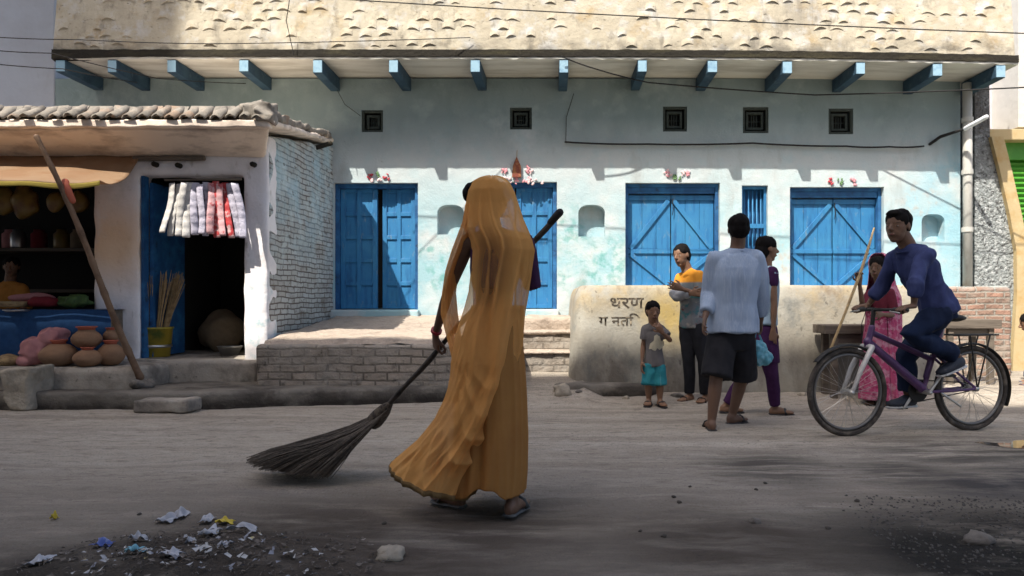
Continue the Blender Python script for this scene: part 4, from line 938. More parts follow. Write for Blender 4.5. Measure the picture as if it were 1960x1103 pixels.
# ---------------------------------------------------------------- the sweeping woman
BA, BB = P(735,786,3.82), P(1071,407,3.42)               # broom stick axis
def on_stick(px):
    lo, hi = 0.0, 1.0
    for _ in range(40):
        m = (lo+hi)/2; p = BA.lerp(BB, m)
        if CX + p.x*F/p.y < px: lo = m
        else: hi = m
    return BA.lerp(BB, lo)
SD = (BB-BA).normalized()
J = JJ(head=(925,388,3.33), neck=(940,440,3.29), shL=(897,462,3.27), elL=(859,556,3.42), shR=(1003,466,3.27), elR=(1019,552,3.33),
       hipL=(914,690,3.27), hipR=(970,690,3.27), knL=(892,825,3.32), knR=(978,828,3.22), anL=(873,942,3.30), anR=(980,962,3.17))
gl = on_stick(838); gr = on_stick(1000)
J['wrL'] = gl + V((-.005,-.045,.088)); J['hdL'] = V((.0,.35,-.95)); J['wrR'] = gr + V((.055,-.05,-.04)); J['hdR'] = V((-.5,.55,.5))
feet(J, .215, (-.75,.6,0), (.30,.9,0))
wf = V((-.86,.48,-.16)).normalized(); wu = (UP - wf*wf.z).normalized()
wo = thing('person', 'woman in mustard sari seen from behind, sweeping the dusty road with a long broom', 'person', (P(930,690,3.27).x, 3.27, 0))
make_body(wo, J, SK_D, .215, wf, wu, 1.0, .036, .066, tg=.84, curl=(1.45,1.45), palms={'L': (V((.7,.55,-.1)), SD), 'R': (V((-.3,-.75,.3)), SD)})
hair_cap(wo, J['head'], wf, wu, .215, .06, .05, 0, lambda mb, r, ax: mb.ell(P(893,373,3.33), (.020,.05,.034)).ell(P(898,362,3.33), (.022,.05,.03)))
SLV = 0
BLOUSE = cloth('purple_blouse', (.045,.018,.055))
part('blouse', top_mesh(J, .215, .86, .010, 1.18, .46, .038, 0, (.006,12), sides='R'), BLOUSE, wo)
SARI = mat('mustard_sari', (.80,.43,.148), 1.0, [dict(c=(.70,.32,.09), s=2.2, lo=.42, hi=.66, a=.55)],
           bump=[(160,.4,.003),(40,.4,.006),(16,.3,.01)], spec=.03, trans=.42, alpha=.22, sheer='sheer')
SARI2 = mat('shaded_sari_skirt', (.36,.172,.052), .95, [dict(c=(.28,.12,.038), s=3, lo=.42, hi=.64, a=.6)], bump=[(160,.35,.002),(22,.3,.006)], spec=.15, trans=.10)  # same sari cloth, the shade under the drape painted in as darker brown
vt = [(337,934,950,3.34,.02),(341,920,964,3.34,.06),(350,905,976,3.34,.10),(368,896,985,3.33,.125),(395,892,994,3.33,.14),(420,889,1002,3.31,.145),
      (440,890,1011,3.29,.148),(460,900,1020,3.275,.148),(480,905,1024,3.27,.145),(520,903,1018,3.27,.138),(560,898,1012,3.27,.132),(600,886,1005,3.27,.140),(640,873,1002,3.27,.158),
      (680,866,999,3.27,.172),(720,863,993,3.27,.182),(760,852,983,3.27,.195),(800,832,970,3.275,.21),(840,800,955,3.29,.225),(878,757,938,3.31,.24),(912,722,925,3.33,.25),(940,700,912,3.34,.26)]
def hem(u): return interp([(0,877),(.25,892),(.52,913),(.74,931),(.86,927),(1,900)], u)[0]
def rdg(p): return .42 - abs(noise.noise(p))*1.5
def fold(a, z, amp):                              # hanging folds: broad waves, sharper creases across and along them
    w = noise.noise(V((a*.9+.3, z*.6, 1.7))); w2 = noise.noise(V((a*2.0, z*2.2, 6.2)))
    n1 = noise.noise(V((a*1.7+w*.9, z*.55, 4.0)))
    r1 = rdg(V((a*2.6+w*1.2, z*.9+w2*.5, 7.0))); r2 = rdg(V((a*5.5+w2*1.1, z*2.0+w, 3.0))); r3 = rdg(V((a*11+w2*1.5, z*4.5, 9.0)))
    g = max(0, .45+noise.noise(V((a*1.4, z*1.1, 11.0)))); g2 = max(0, .35+noise.noise(V((a*2.2, z*1.7, 17.0))))
    return amp*(n1*1.2 + r1*.75*g + r2*.38*g2 + r3*.16*g2)
def pleat(a, py):                                 # a few narrow pleats running from the crown down the back
    r = 0; k = max(0, min(1, (py-365)/70))*max(0, min(1, (690-py)/160))
    for c0, c1, w_, h_ in ((.00,.04,.050,.012),(-.42,-.36,.052,.012),(-.85,-.80,.05,.007),(.60,.50,.06,.006)):
        br = .75+.6*noise.noise(V((py*.015, c0*7, 2.0)))
        q = (a - c0 - (c1-c0)*(py-380)/260 - .10*noise.noise(V((py*.010, c0*9, 5.0))))/(w_*(.8+.5*abs(noise.noise(V((py*.012, c0*5, 8.0)))))); r += h_*br*math.exp(-q*q)
    return r*k
def veil(u, v):
    py = 337 + (hem(u)-337)*v
    xl, xr, yc, hd = interp(vt, py)
    tl = -1.75 + .12*min(1, max(0, (py-440)/60)); tr = 1.9 - .1*min(1, max(0, (py-440)/60))
    th = tl + (tr-tl)*u
    xc = (xl+xr)/2; hw = (xr-xl)/2
    z = PZ(py, yc); X = PX(xc, yc) + hw*yc/F*sin(th); Y = yc - hd*cos(th)
    amp = .005 + .025*min(1, max(0, (py-380)/140)) + .016*min(1, max(0, (py-640)/200))
    k = 1 if abs(th) < 1.1 else max(.25, 1-(abs(th)-1.1)*1.2)
    f_ = fold(th + .25*(py-600)/300*(.5-u), z*2.2, amp*k) + pleat(th, py)
    if py > 690:                                   # swags of cloth looping across the lower back
        q = min(1, (py-690)/110); cx_ = (u-.62)*2.9; s_ = py + 105*cx_*cx_ + 16*noise.noise(V((u*4, py*.01, 2)))
        f_ += .042*q*(.40-abs(sin(s_*pi/46)))*math.exp(-abs(cx_)**3*1.3)*max(.25, .7+noise.noise(V((u*2.5, py*.012, 12)))*1.2)
        f_ += .016*min(1, (py-690)/170)*noise.noise(V((u*7, 3.0, py*.004))) + .010*(.4-abs(noise.noise(V((u*16+py*.010, 5.0, py*.003))))*1.6)*(1-u)
    nx_, ny_ = sin(th), -cos(th)
    return V((X + nx_*f_*.5, Y + ny_*f_, z + .006*noise.noise(V((th*4, py*.01, 9)))))
vm = MB().grid(veil, 220, 260).mesh('v', True); at_ = vm.attributes.new('sheer', 'FLOAT', 'POINT')
for j_ in range(261):
    for i_ in range(221):                          # single layers are sheer, gathered pleats are not
        u_, v_ = i_/220, j_/260; py_ = 337 + (hem(u_)-337)*v_; th_ = -1.68 + 3.5*u_
        b_ = math.exp(-((py_-525)/95)**2)*math.exp(-((th_+.35)/.62)**2)*.62 + .17 + .14*noise.noise(V((th_*2.5, py_*.009, 8)))
        b_ -= pleat(th_, py_)*42; b_ *= 1 - .5*max(0, min(1, (py_-760)/100))
        at_.data[j_*221+i_].value = max(.02, min(.8, b_))**1.5
vm = ev(vm, [('SMOOTH', dict(factor=.4, iterations=2))])
vo = part('sari_drape', vm, SARI, wo)
hb = MB().grid(lambda u, v: veil(u, 1.0) + V((0, -.004, .004-.026*v)), 200, 2)
SARIB = cloth('sari_border', (.20,.13,.06), (.10,.06,.025))
part('hem_border', ev(hb.mesh('h', True), [('SOLIDIFY', dict(thickness=.004))]), SARIB, vo)
st_ = [(585,903,1003,.118),(620,892,1001,.13),(660,880,1000,.145),(700,876,1004,.152),(760,872,1007,.158),(830,868,1009,.18),(900,864,1008,.205),(940,862,1005,.22)]
def skirt(u, v):
    th = 2*pi*u
    bot = 936 - 16*math.exp(-((th-pi)/.55)**2 if abs(th-pi) < 3 else 0) * 0 - 20*math.exp(-(((th-2*pi) if th > 3 else th)/.42)**4)
    py = 585 + (bot-585)*v; xl, xr, hd = interp(st_, py); yc = 3.275; xc = (xl+xr)/2; hw = (xr-xl)/2
    zz_ = PZ(py, yc); f_ = (.004+.026*v)*(noise.noise(V((cos(th)*1.9, sin(th)*1.9, zz_*.6)))*1.2 + .5 - abs(noise.noise(V((cos(th)*3.6, sin(th)*3.6, zz_*.7+4))))*1.6)
    side = .45 if abs(cos(th)) < .5 else 1
    return V((PX(xc, yc) + (hw*yc/F + f_*.35)*sin(th), yc - (hd + f_*side)*cos(th), PZ(py, yc)))
sm_ = MB().grid(skirt, 200, 120).mesh('s', True)
part('sari_skirt', ev(sm_, [('WELD', dict(merge_threshold=.0008)), ('SOLIDIFY', dict(thickness=.003, offset=0))]), SARI2, wo)
lp = [(392,3.30,892,908),(426,3.27,886,912),(446,3.27,878,908),(480,3.31,865,894),(520,3.37,853,878),(560,3.41,847,873),(600,3.43,844,876),(640,3.42,854,882),(680,3.37,864,896),(720,3.32,870,910)]
def sleeve(u, v):
    py = 392 + 328*v; d, xl, xr = interp(lp, py); th = -1.5 + 3.0*u
    return V((PX((xl+xr)/2, d) + (xr-xl)/2*d/F*sin(th), d - .052*cos(th) + .010*noise.noise(V((th*3, py*.012, 3))) + .02*max(0, v-.55), PZ(py, d)))
am_ = MB().grid(sleeve, 40, 80).mesh('a', True); a2_ = am_.attributes.new('sheer', 'FLOAT', 'POINT')
for q_ in a2_.data: q_.value = .22
part('arm_drape', ev(am_, [('SOLIDIFY', dict(thickness=.003, offset=0))]), SARI, wo)
sandals(wo, J, .215, GREYSAN)
BRA = MB(); 
for k in range(4): BRA.lathe((0,0,.004*k), [(.026,-.0015),(.030,0),(.026,.0015)], 20)
d_ = (J['elL']-J['wrL']).normalized(); q_ = UP.rotation_difference(d_); BRA.v = [q_ @ v + J['wrL'] + d_*.02 for v in BRA.v]
part('bangles', BRA, mat('red_bangle', (.35,.03,.04), .3, spec=.5), wo, smooth=True)

bm0 = thing('broom', 'long handled twig broom swept by the woman in the mustard sari', 'broom', P(735,786,3.82))
pts = [BA.lerp(BB, i/14) + V((0, 0, .006*sin(i*1.3))) for i in range(15)]
part('handle', MB().tube(pts, [.0145 + .002*sin(i*2.1) for i in range(15)], 10), mat('dark_broom_handle', (.055,.045,.038), .6, [dict(c=(.02,.017,.015), s=12, lo=.45, hi=.62)]), bm0, smooth=True)
part('handle_tip', MB().tube([BA.lerp(BB, .955), BB], [.019, .021], 10), MT['wire'], bm0, smooth=True)
TWIG = mat('dark_twigs', (.085,.070,.056), .85, [dict(c=(.18,.15,.12), s=60, lo=.5, hi=.66, a=.7)])
tw_m = MB(); rg = random.Random(3)
for q in range(900):
    t = rg.random(); w = rg.random(); a = rg.random()*6.283; rr = rg.random()**.5
    o1 = V((cos(a)*.03*rr, sin(a)*.03*rr, sin(a+1)*.03*rr)); p0 = BA + SD*.02 + o1
    # tips lie along the line from (470,880) to (610,918) on the road
    px = 476 + 150*t**1.1 + rg.uniform(-9,9); py = 884 + 36*t**.55 + rg.uniform(-7,4) - 16*(1-w)*w*2
    d = 3.78 + .33*(w-.5)
    p3 = P(px, py, d); p3.z = max(p3.z, .012 + .05*rg.random()*(1-t))
    L = (p3-p0).length; 
    p1 = p0 - SD*L*.42 + o1*1.8 + V((0, (w-.5)*.12, .01)); p2 = p0.lerp(p3, .66) + V((0, (w-.5)*.10, -.01 + .03*(1-t*1.2) + rg.uniform(-.01,.01)))
    pl_ = []
    for i in range(7):
        s = i/6; pl_.append(p0*(1-s)**3 + p1*3*s*(1-s)**2 + p2*3*s*s*(1-s) + p3*s**3)
    tw_m.tube(pl_, [.0032,.0032,.003,.0027,.0024,.002,.0014], 4, False)
part('twig_head', tw_m, TWIG, bm0)
part('binding', MB().tube([BA + SD*.05, BA + SD*.01, BA - SD*.04, BA - SD*.09], [.020,.036,.044,.046], 14), mat('twine_binding', (.10,.08,.06), .9, [dict(c=(.04,.03,.025), s=50, st=(1,1,1), lo=.45, hi=.6)], bump=(60,.8,.01)), bm0, smooth=True)

# ---------------------------------------------------------------- man in light blue shirt
J = JJ(head=(1413,440,5.33), neck=(1412,471,5.33), shL=(1368,496,5.33), elL=(1359,562,5.36), wrL=(1350,606,5.22), shR=(1448,495,5.33), elR=(1457,566,5.38), wrR=(1456,612,5.46),
       hipL=(1382,645,5.33), hipR=(1420,645,5.33), knL=(1371,722,5.24), knR=(1420,722,5.44), anL=(1362,806,5.22), anR=(1402,793,5.50))
feet(J, .225, (.02,1,0), (.8,.6,0)); f = V((.05,1,-.05)).normalized(); u = V((0,.05,1)).normalized()
mn = thing('person', 'man seen from behind in light blue shirt and dark knee length shorts, walking', 'person', (P(1402,640,5.33).x, 5.33, 0))
make_body(mn, J, SK_D, .225, f, u, 1.0, .045, .070, curl=(.5,1.3))
hair_cap(mn, J['head'], f, u, .225, .0, -.02, 2)
LBLUE = mat('light_blue_shirt', (.30,.375,.50), .85, [dict(c=(.22,.285,.40), s=5, st=(1.5,1.5,.5), lo=.45, hi=.65, a=.8), dict(c=(.40,.46,.56), s=34, st=(3,3,.1), lo=.5, hi=.6, a=.4)], bump=[(10,.4,.012,(1,1,.5)),(70,.25,.003)], spec=.15)
sh_ = part('shirt', top_mesh(J, .225, 1.0, .020, 1.80, -.03, .045, .050, (.012,8), 5, loose=.012), LBLUE, mn)
ch = (J['shL']+J['shR'])/2
part('shirt_collar', MB().loft([(ch.lerp(J['neck'],.40), V((1,0,0)), V((0,1,0)), .072, .066), (ch.lerp(J['neck'],.72), V((1,0,0)), V((0,1,0)), .066, .060), (ch.lerp(J['neck'],.50)+V((0,0,0)), V((1,0,0)), V((0,1,0)), .078, .072)], 20), LBLUE, sh_, smooth=True)
BLACKC = cloth('black_cotton', (.022,.022,.026), (.013,.013,.016))
part('shorts', bottom_mesh(J, .225, 1.0, .018, 1.0, .070, .032, (.013,7), 2, waist=.08), BLACKC, mn)
sandals(mn, J, .225, LEATHER)
TEAL = mat('turquoise_plastic', (.10,.36,.47), .35, [dict(c=(.30,.55,.66), s=14, lo=.5, hi=.62, a=.7)], bump=(24,.7,.02), spec=.5)
hp = J['wrR'] + V((-.01,.02,-.075))
bg_ = thing('plastic_bag', 'crumpled turquoise plastic bag hanging from the walking man hand', 'bag', (hp.x, hp.y, hp.z-.30))
bb = MB().ell(hp + V((-.005,0,-.195)), (.075,.045,.095)).ell(hp + V((.045,.0,-.225)), (.055,.04,.06)); bme = fuse(bb, .008, 2); wrinkle(bme, .022, 14, (1,1,1), 3)
part('bag_body', bme, TEAL, bg_)
part('bag_handle', MB().tube([hp + V((-.045,0,-.13)), hp + V((-.01,0,-.01)), hp + V((.045,0,-.15))], [(.003,.010)]*3, 8), TEAL, bg_, smooth=True)

# ---------------------------------------------------------------- girl walking beside him
J = JJ(head=(1469,477,5.94), neck=(1466,510,5.94), shR=(1478,524,5.83), elR=(1482,582,5.80), wrR=(1480,632,5.80), shL=(1458,522,6.06), elL=(1456,585,6.12), wrL=(1470,625,6.14),
       hipR=(1466,650,5.88), hipL=(1456,650,6.0), knR=(1477,718,5.87), knL=(1428,716,6.03), anR=(1484,780,5.93), anL=(1389,776,6.05))
feet(J, .21, (1,.0,0), (1,-.1,0)); f = V((.96,.12,-.08)).normalized(); u = (UP - f*f.z).normalized()
gi = thing('person', 'girl in pale blue and purple tunic walking to the right beside the man', 'person', (P(1462,640,5.94).x, 5.94, 0))
make_body(gi, J, SK_W, .21, f, u, 1.0, .036, .062)
def bob(mb, r, ax): pass
hair_cap(gi, J['head'], f, u, .21, .06, .12, 6)
PALEB = mat('pale_blue_cotton', (.34,.46,.55), .85, [dict(c=(.22,.30,.40), s=18, lo=.5, hi=.62, a=.8)], bump=(12,.4,.01), spec=.15)
PURP = cloth('dark_purple_cotton', (.055,.018,.065), (.03,.01,.04))
tu = part('tunic', top_mesh(J, .21, 1.15, .016, .02, .18, .036, .01, (.008,9), 3), PALEB, gi)
for s in 'LR':
    sv = MB().tube([J['sh'+s] + V((0,0,.012)), J['sh'+s].lerp(J['el'+s], .2), J['sh'+s].lerp(J['el'+s], .30)], [.054,.052,.049], 14)
    part('sleeve', fuse(sv, .008, 2), PURP, tu)
sk2 = MB(); pc = (J['hipL']+J['hipR'])/2; chh = (J['shL']+J['shR'])/2
sk2.loft([(pc.lerp(chh, t), V((1,0,0)), V((0,1,0)), a, b) for t, a, b in ((-.34,.15,.15),(-.15,.14,.15),(.02,.125,.14),(.2,.105,.125))], 22)
m2 = fuse(sk2, .009, 3); wrinkle(m2, .012, 8, (1,1,.3), 6); part('tunic_skirt', m2, PURP, gi)
part('trousers', bottom_mesh(J, .21, 1.0, .012, 1.93, .062, 0, (.008,10), 4), PURP, gi)
sandals(gi, J, .21, LEATHER)

# ---------------------------------------------------------------- teenager with crossed arms
J = JJ(head=(1304,490,6.70), neck=(1314,515,6.72), shR=(1303,532,6.78), shL=(1337,528,6.62), elR=(1294,566,6.66), wrR=(1322,562,6.50), elL=(1343,566,6.54), wrL=(1305,553,6.50),
       hipR=(1315,622,6.73), hipL=(1335,622,6.66), knR=(1318,690,6.68), knL=(1347,692,6.60), anR=(1320,756,6.70), anL=(1350,757,6.64))
feet(J, .215, (-.6,-.8,0), (-.8,-.6,0)); f = V((-.72,-.68,-.12)).normalized(); u = (V((-.2,0,1)) - f*f.dot(V((-.2,0,1)))).normalized()
te = thing('person', 'smiling teenager in orange and grey top with crossed arms and dark trousers', 'person', (P(1325,620,6.7).x, 6.7, 0))
make_body(te, J, SK_W, .215, f, u, 1.0, .036, .064, palms={'L': (V((.3,.8,0)), V((0,0,1))), 'R': (V((.3,.8,0)), V((0,0,1)))}, curl=(.6,.6))
hair_cap(te, J['head'], f, u, .215, .02, .0, 3)
zo = PZ(541, 6.7)
ORANGE = mat('orange_and_grey_cotton', (.62,.26,.03), .85, [dict(c=(.17,.19,.20), s=3, lo=-.6, hi=-.5, z=(zo+.008, zo-.008)), dict(c=(.07,.20,.21), s=3, lo=-.6, hi=-.5, z=(zo-.09, zo-.10)), dict(c=(.19,.20,.21), s=9, lo=.42, hi=.5, z=(zo-.15, zo-.16)), dict(c=(.35,.33,.30), s=11, lo=.54, hi=.6, a=.8, z=(zo-.17, zo-.20)), dict(c=(.16,.05,.04), s=13, lo=.6, hi=.66, z=(zo-.17, zo-.2))], bump=[(11,.45,.012)], spec=.15)
part('top', top_mesh(J, .215, 1.05, .016, .75, -.06, .036, .008, (.010,9), 8), ORANGE, te)
gs_ = MB().tube([J['elR'] + V((-.02,0,.02)), J['elR'] + V((0,-.01,-.01)), J['elR'].lerp(J['wrR'], .75)], [.046,.050,.042], 14); gm_ = fuse(gs_, .008, 3); wrinkle(gm_, .008, 14)
part('rolled_sleeve', gm_, cloth('pale_grey_cotton', (.34,.35,.37)), te)
part('trousers', bottom_mesh(J, .215, 1.02, .010, 1.95, .064, .004, (.008,9), 3), cloth('black_denim', (.020,.021,.026), (.012,.012,.015)), te)
sandals(te, J, .215, LEATHER)

# ---------------------------------------------------------------- small child
J = JJ(head=(1250,597,6.45), neck=(1251,617,6.47), shR=(1237,631,6.48), elR=(1231,662,6.48), wrR=(1229,690,6.44), shL=(1265,631,6.48), elL=(1283,652,6.40), wrL=(1268,637,6.32),
       hipR=(1243,698,6.47), hipL=(1261,698,6.47), knR=(1241,736,6.45), knL=(1263,737,6.45), anR=(1242,766,6.47), anL=(1263,768,6.44))
J['hdL'] = V((-.55,-.1,.8)); feet(J, .19, (.25,-.97,0), (-.3,-.95,0), .135); f = V((.12,-.97,-.12)).normalized(); u = (UP - f*f.z).normalized()
cd = thing('person', 'small child in grey t-shirt and turquoise shorts holding a hand to the mouth', 'person', (P(1251,700,6.47).x, 6.47, 0))
make_body(cd, J, SK_W, .19, f, u, 1.02, .034, .058, voxel=.005, palms={'L': (V((-.3,.9,.2)), V((-.6,0,-.4)))}, curl=(1.0,.5))
hair_cap(cd, J['head'], f, u, .19, .0, -.03, 5)
GREYT = cloth('grey_cotton', (.155,.145,.145), (.12,.112,.115)); 
tm = top_mesh(J, .19, 1.12, .015, .62, -.06, .034, .010, (.008,11), 2, .007); tb_ = bvh(tm, V((0,0,0)))
ts_ = part('t_shirt', tm, GREYT, cd)
def decal(tree, pts, d0, off=.003):
    n = len(pts); cx_ = sum(p[0] for p in pts)/n; cy_ = sum(p[1] for p in pts)/n; vs = []; fs = []
    for ring in range(4):
        for x, y in pts:
            t = 1-ring/3.2; p = P(cx_+(x-cx_)*t, cy_+(y-cy_)*t, d0); h = tree.ray_cast(p - V((0,.6,0)), V((0,1,0)))[0]
            vs.append(V((p.x, (h.y if h else d0)-off, p.z)))
    for r_ in range(3):
        for i in range(n): fs.append((r_*n+i, r_*n+(i+1) % n, (r_+1)*n+(i+1) % n, (r_+1)*n+i))
    fs.append(tuple(range(3*n, 4*n))); return MB().add(vs, fs)
part('shirt_print', decal(tb_, [(1241,668),(1243,658),(1250,652),(1251,643),(1256,640),(1262,644),(1264,652),(1271,654),(1271,662),(1263,669),(1252,671)], 6.45), cloth('cream_print', (.62,.57,.42)), ts_)
SHTEAL = mat('turquoise_cotton', (.035,.25,.30), .85, [dict(c=(.02,.15,.20), s=9, lo=.5, hi=.64, a=.7), dict(c=(.25,.42,.46), s=3, st=(6,1,.4), lo=.62, hi=.68, a=.6)], bump=(12,.4,.01), spec=.15)
part('shorts', bottom_mesh(J, .19, .98, .010, 1.0, .050, .014, (.014,12), 1, .007), SHTEAL, cd)
sandals(cd, J, .19, LEATHER)

# ---------------------------------------------------------------- woman in pink with a pole
J = JJ(head=(1679,513,6.50), neck=(1684,540,6.53), shR=(1667,562,6.57), elR=(1652,590,6.45), wrR=(1645,543,6.40), shL=(1702,560,6.44), elL=(1712,604,6.42), wrL=(1688,602,6.30),
       hipR=(1674,650,6.55), hipL=(1698,650,6.47), knR=(1673,710,6.5), knL=(1696,710,6.45), anR=(1672,764,6.52), anL=(1695,765,6.47))
J['hdR'] = V((-.1,.0,1)); feet(J, .205, (-.5,-.85,0), (-.7,-.7,0)); f = V((-.72,-.68,-.1)).normalized(); u = (UP - f*f.z).normalized()
pk = thing('person', 'woman in patterned pink sari holding a tall thin stick behind the bicycle', 'person', (P(1686,640,6.5).x, 6.5, 0))
make_body(pk, J, SK_D, .205, f, u, .95, .035, .06, curl=(.6,1.5), palms={'R': (V((-.2,-.9,0)), V((-.3,-.3,.9)))})
hair_cap(pk, J['head'], f, u, .205, .03, .02, 4)
PINK = mat('patterned_pink_sari', (.36,.06,.14), .85, [dict(c=(.44,.22,.28), s=17, lo=.48, hi=.56, a=.9), dict(c=(.20,.015,.06), s=14, lo=.55, hi=.62, a=.9)], bump=[(22,.5,.01,(1,1,.3))], spec=.15)
MAR = cloth('maroon_blouse', (.12,.02,.035))
part('blouse', top_mesh(J, .205, 1.0, .012, .9, .2, .035, 0, (.007,10), 2), MAR, pk)
pc = P(1686,650,6.5)
def psk(u, v):
    th = 2*pi*u; py = 595 + 168*v; hw = .13 + .075*v; f_ = fold(th*1.5 if th < pi else (2*pi-th)*1.5+4, v*1.6, .010+.03*v)
    return V((pc.x + .01*v + (hw+f_)*sin(th), 6.5 - (.12+.06*v+f_)*cos(th), PZ(py, 6.5)))
part('sari_skirt', ev(MB().grid(psk, 110, 60).mesh('s', True), [('WELD', dict(merge_threshold=.0008)), ('SOLIDIFY', dict(thickness=.003))]), PINK, pk)
pvt = [(484,1676,1690,6.53,.03),(488,1668,1699,6.53,.08),(500,1664,1705,6.54,.115),(520,1666,1707,6.55,.125),(545,1664,1712,6.55,.14),(570,1658,1722,6.53,.16),(610,1660,1724,6.52,.16),(660,1662,1724,6.52,.17)]
def pveil(u, v):                                   # cloth over the back of the head, falling over the shoulders
    py = 484 + 176*v; xl, xr, yc, hd = interp(pvt, py); a0 = math.atan2(f.x, -f.y)
    th = a0 + pi*.0 + (.95 + (2*pi-1.9)*u); r1 = (xr-xl)/2*yc/F
    f_ = fold(th*1.3, v*2, .003+.014*v)
    return V((PX((xl+xr)/2, yc) + (r1+f_)*sin(th), yc - (hd*.85+f_)*cos(th), PZ(py, yc)))
part('sari_veil', ev(MB().grid(pveil, 90, 60).mesh('s', True), [('SOLIDIFY', dict(thickness=.003))]), PINK, pk)
sandals(pk, J, .205, LEATHER)
hc = J['wrR'] + V((-.005,-.02,.085)); top = P(1673,437,6.42); dr_ = (hc-top).normalized(); bot = P(1588,673,6.36)
ps = thing('stick', 'tall thin pale stick held upright by the woman in pink', 'stick', bot)
part('stick_shaft', MB().tube([bot, bot.lerp(hc,.5)+V((.004,0,0)), hc, hc.lerp(top,.5)+V((.004,0,0)), top], [.013,.013,.015,.014,.008], 8), MT['bamboo_pale'], ps, smooth=True)

# ---------------------------------------------------------------- shopkeeper and the squatting person at the edge
J = JJ(head=(22,511,7.9), neck=(20,534,7.92), shL=(42,553,7.88), elL=(52,588,7.8), wrL=(34,598,7.62), shR=(-4,553,7.95), elR=(-12,590,7.85), wrR=(10,600,7.62),
       hipL=(30,628,7.95), hipR=(8,628,7.97), knL=(40,640,7.86), knR=(0,640,7.86), anL=(34,690,7.95), anR=(4,690,7.95))
for s in 'LR': J['toe'+s] = J['an'+s] + V((.02,-.14,-.05)); J['heel'+s] = J['an'+s] + V((0,.04,-.05))
f = V((.45,-.88,-.1)).normalized(); u = (UP - f*f.z).normalized()
sk3 = thing('person', 'shopkeeper in ochre shirt sitting in the dark stall behind the counter', 'person', (P(20,628,7.95).x, 7.95, .39))
make_body(sk3, J, SK_W, .22, f, u, 1.0, .04, .066); hair_cap(sk3, J['head'], f, u, .22, .02, 0, 7)
part('shirt', top_mesh(J, .22, 1.05, .02, 1.3, -.1, .04, .01, (.01,8), 4), cloth('ochre_cotton', (.50,.22,.05)), sk3)
part('trousers', bottom_mesh(J, .22, 1.0, .014, 1.9, .066), BLACKC, sk3)
solo('stool', MB().box((P(20,0,7.95).x-.22, 7.78, .50), (P(20,0,7.95).x+.22, 8.15, .56)).box((P(20,0,7.95).x-.2, 7.8, .385), (P(20,0,7.95).x-.15, 8.13, .4995)).box((P(20,0,7.95).x+.15, 7.8, .385), (P(20,0,7.95).x+.2, 8.13, .4995)), MT['wood'], 'low wooden stool under the shopkeeper behind the counter', 'stool')
J = JJ(head=(1969,618,7.8), neck=(1981,644,7.82), shL=(1999,659,7.66), elL=(1990,686,7.58), wrL=(2000,694,7.5), shR=(1994,659,7.98), elR=(1988,686,8.02), wrR=(1998,694,8.0),
       hipL=(2012,708,7.72), hipR=(2010,708,7.92), knL=(1982,676,7.68), knR=(1980,676,7.94), anL=(1968,729,7.68), anR=(1966,729,7.94))
feet(J, .215, (-1,-.15,0), (-1,-.05,0)); f = V((-.80,.45,-.35)).normalized(); u = (UP - f*f.z).normalized()
sq_ = thing('person', 'person in blue squatting at the right edge beside the green shutter', 'person', (P(1990,708,7.8).x, 7.8, 0))
make_body(sq_, J, SK_W, .215, f, u, 1.0, .038, .064); hair_cap(sq_, J['head'], f, u, .215, .02, .05, 8)
DENIM = cloth('blue_cotton', (.05,.08,.17))
part('shirt', top_mesh(J, .215, 1.0, .016, .8, -.05, .038, 0, (.01,8), 5), BLACKC, sq_); part('trousers', bottom_mesh(J, .215, 1.0, .012, 1.9, .064), DENIM, sq_)
sandals(sq_, J, .215, mat('blue_slipper', (.06,.09,.18), .7))
# ================================================================ bicycle
BK_L = 'dark bicycle with purple frame and silver fork ridden by the man in navy'
CF, CR_ = V((PX(1622,5.03), 5.03, .325)), None
bd = V((-cos(radians(12)), -sin(radians(12)), 0)); bn = V((sin(radians(12)), -cos(radians(12)), 0))   # forward, towards the camera side
CR_ = CF - bd*1.07
bike = thing('bicycle', BK_L, 'bicycle', (CF+CR_)/2*1.0 - V((0,0,.325)))
def bp(fwd, h, side=0.0): return CR_ + bd*fwd + bn*side + V((0,0,h-.325))     # along the frame from the rear axle
TYRE = mat('dusty_rubber', (.045,.038,.033), .9, [dict(c=(.14,.12,.10), s=12, lo=.46, hi=.66, a=.8)], bump=(60,.6,.006))
RIM = mat('dull_rim', (.14,.135,.13), .5, metal=.5); STEEL = mat('bike_steel', (.45,.44,.42), .4, metal=.8, spec=.5)
FRAME = mat('purple_black_enamel', (.075,.03,.11), .35, [dict(c=(.16,.06,.17), s=5, lo=.5, hi=.62, a=.8)], spec=.5)
BLKP = mat('black_bike_plastic', (.018,.018,.018), .55); SILV = mat('silver_fork', (.52,.50,.48), .45, metal=.3, spec=.5)
def torus(c, Rr, r, m, n=72, q=12, sq=1.0):
    rs = []
    for i in range(n):
        a = 2*pi*i/n; o = bd*cos(a) + UP*sin(a)
        rs.append([c + o*(Rr + r*cos(2*pi*k/q)) + bn*r*sq*sin(2*pi*k/q) for k in range(q)])
    rs.append(rs[0]); m.rings(rs, cap=False); return m
for c, lab in ((CF, 'front'), (CR_, 'rear')):
    w = part('wheel', MB().tube([c - bn*.05, c + bn*.05], [.022,.022], 14), STEEL, bike, smooth=True)
    part('tyre', torus(c, .307, .0205, MB()), TYRE, w, smooth=True)
    part('rim', torus(c, .274, .012, MB(), sq=1.2), RIM, w, smooth=True)
    sp = MB()
    for k in range(32):
        a = 2*pi*k/32 + (.0 if k % 2 else .06); s_ = 1 if k % 2 else -1; t_ = .3*(1 if (k//2) % 2 else -1)
        sp.tube([c + bn*.03*s_ + (bd*cos(a+t_*4) + UP*sin(a+t_*4))*.018, c + (bd*cos(a) + UP*sin(a))*.272], .0014, 4, False)
    part('spokes', sp, STEEL, w)
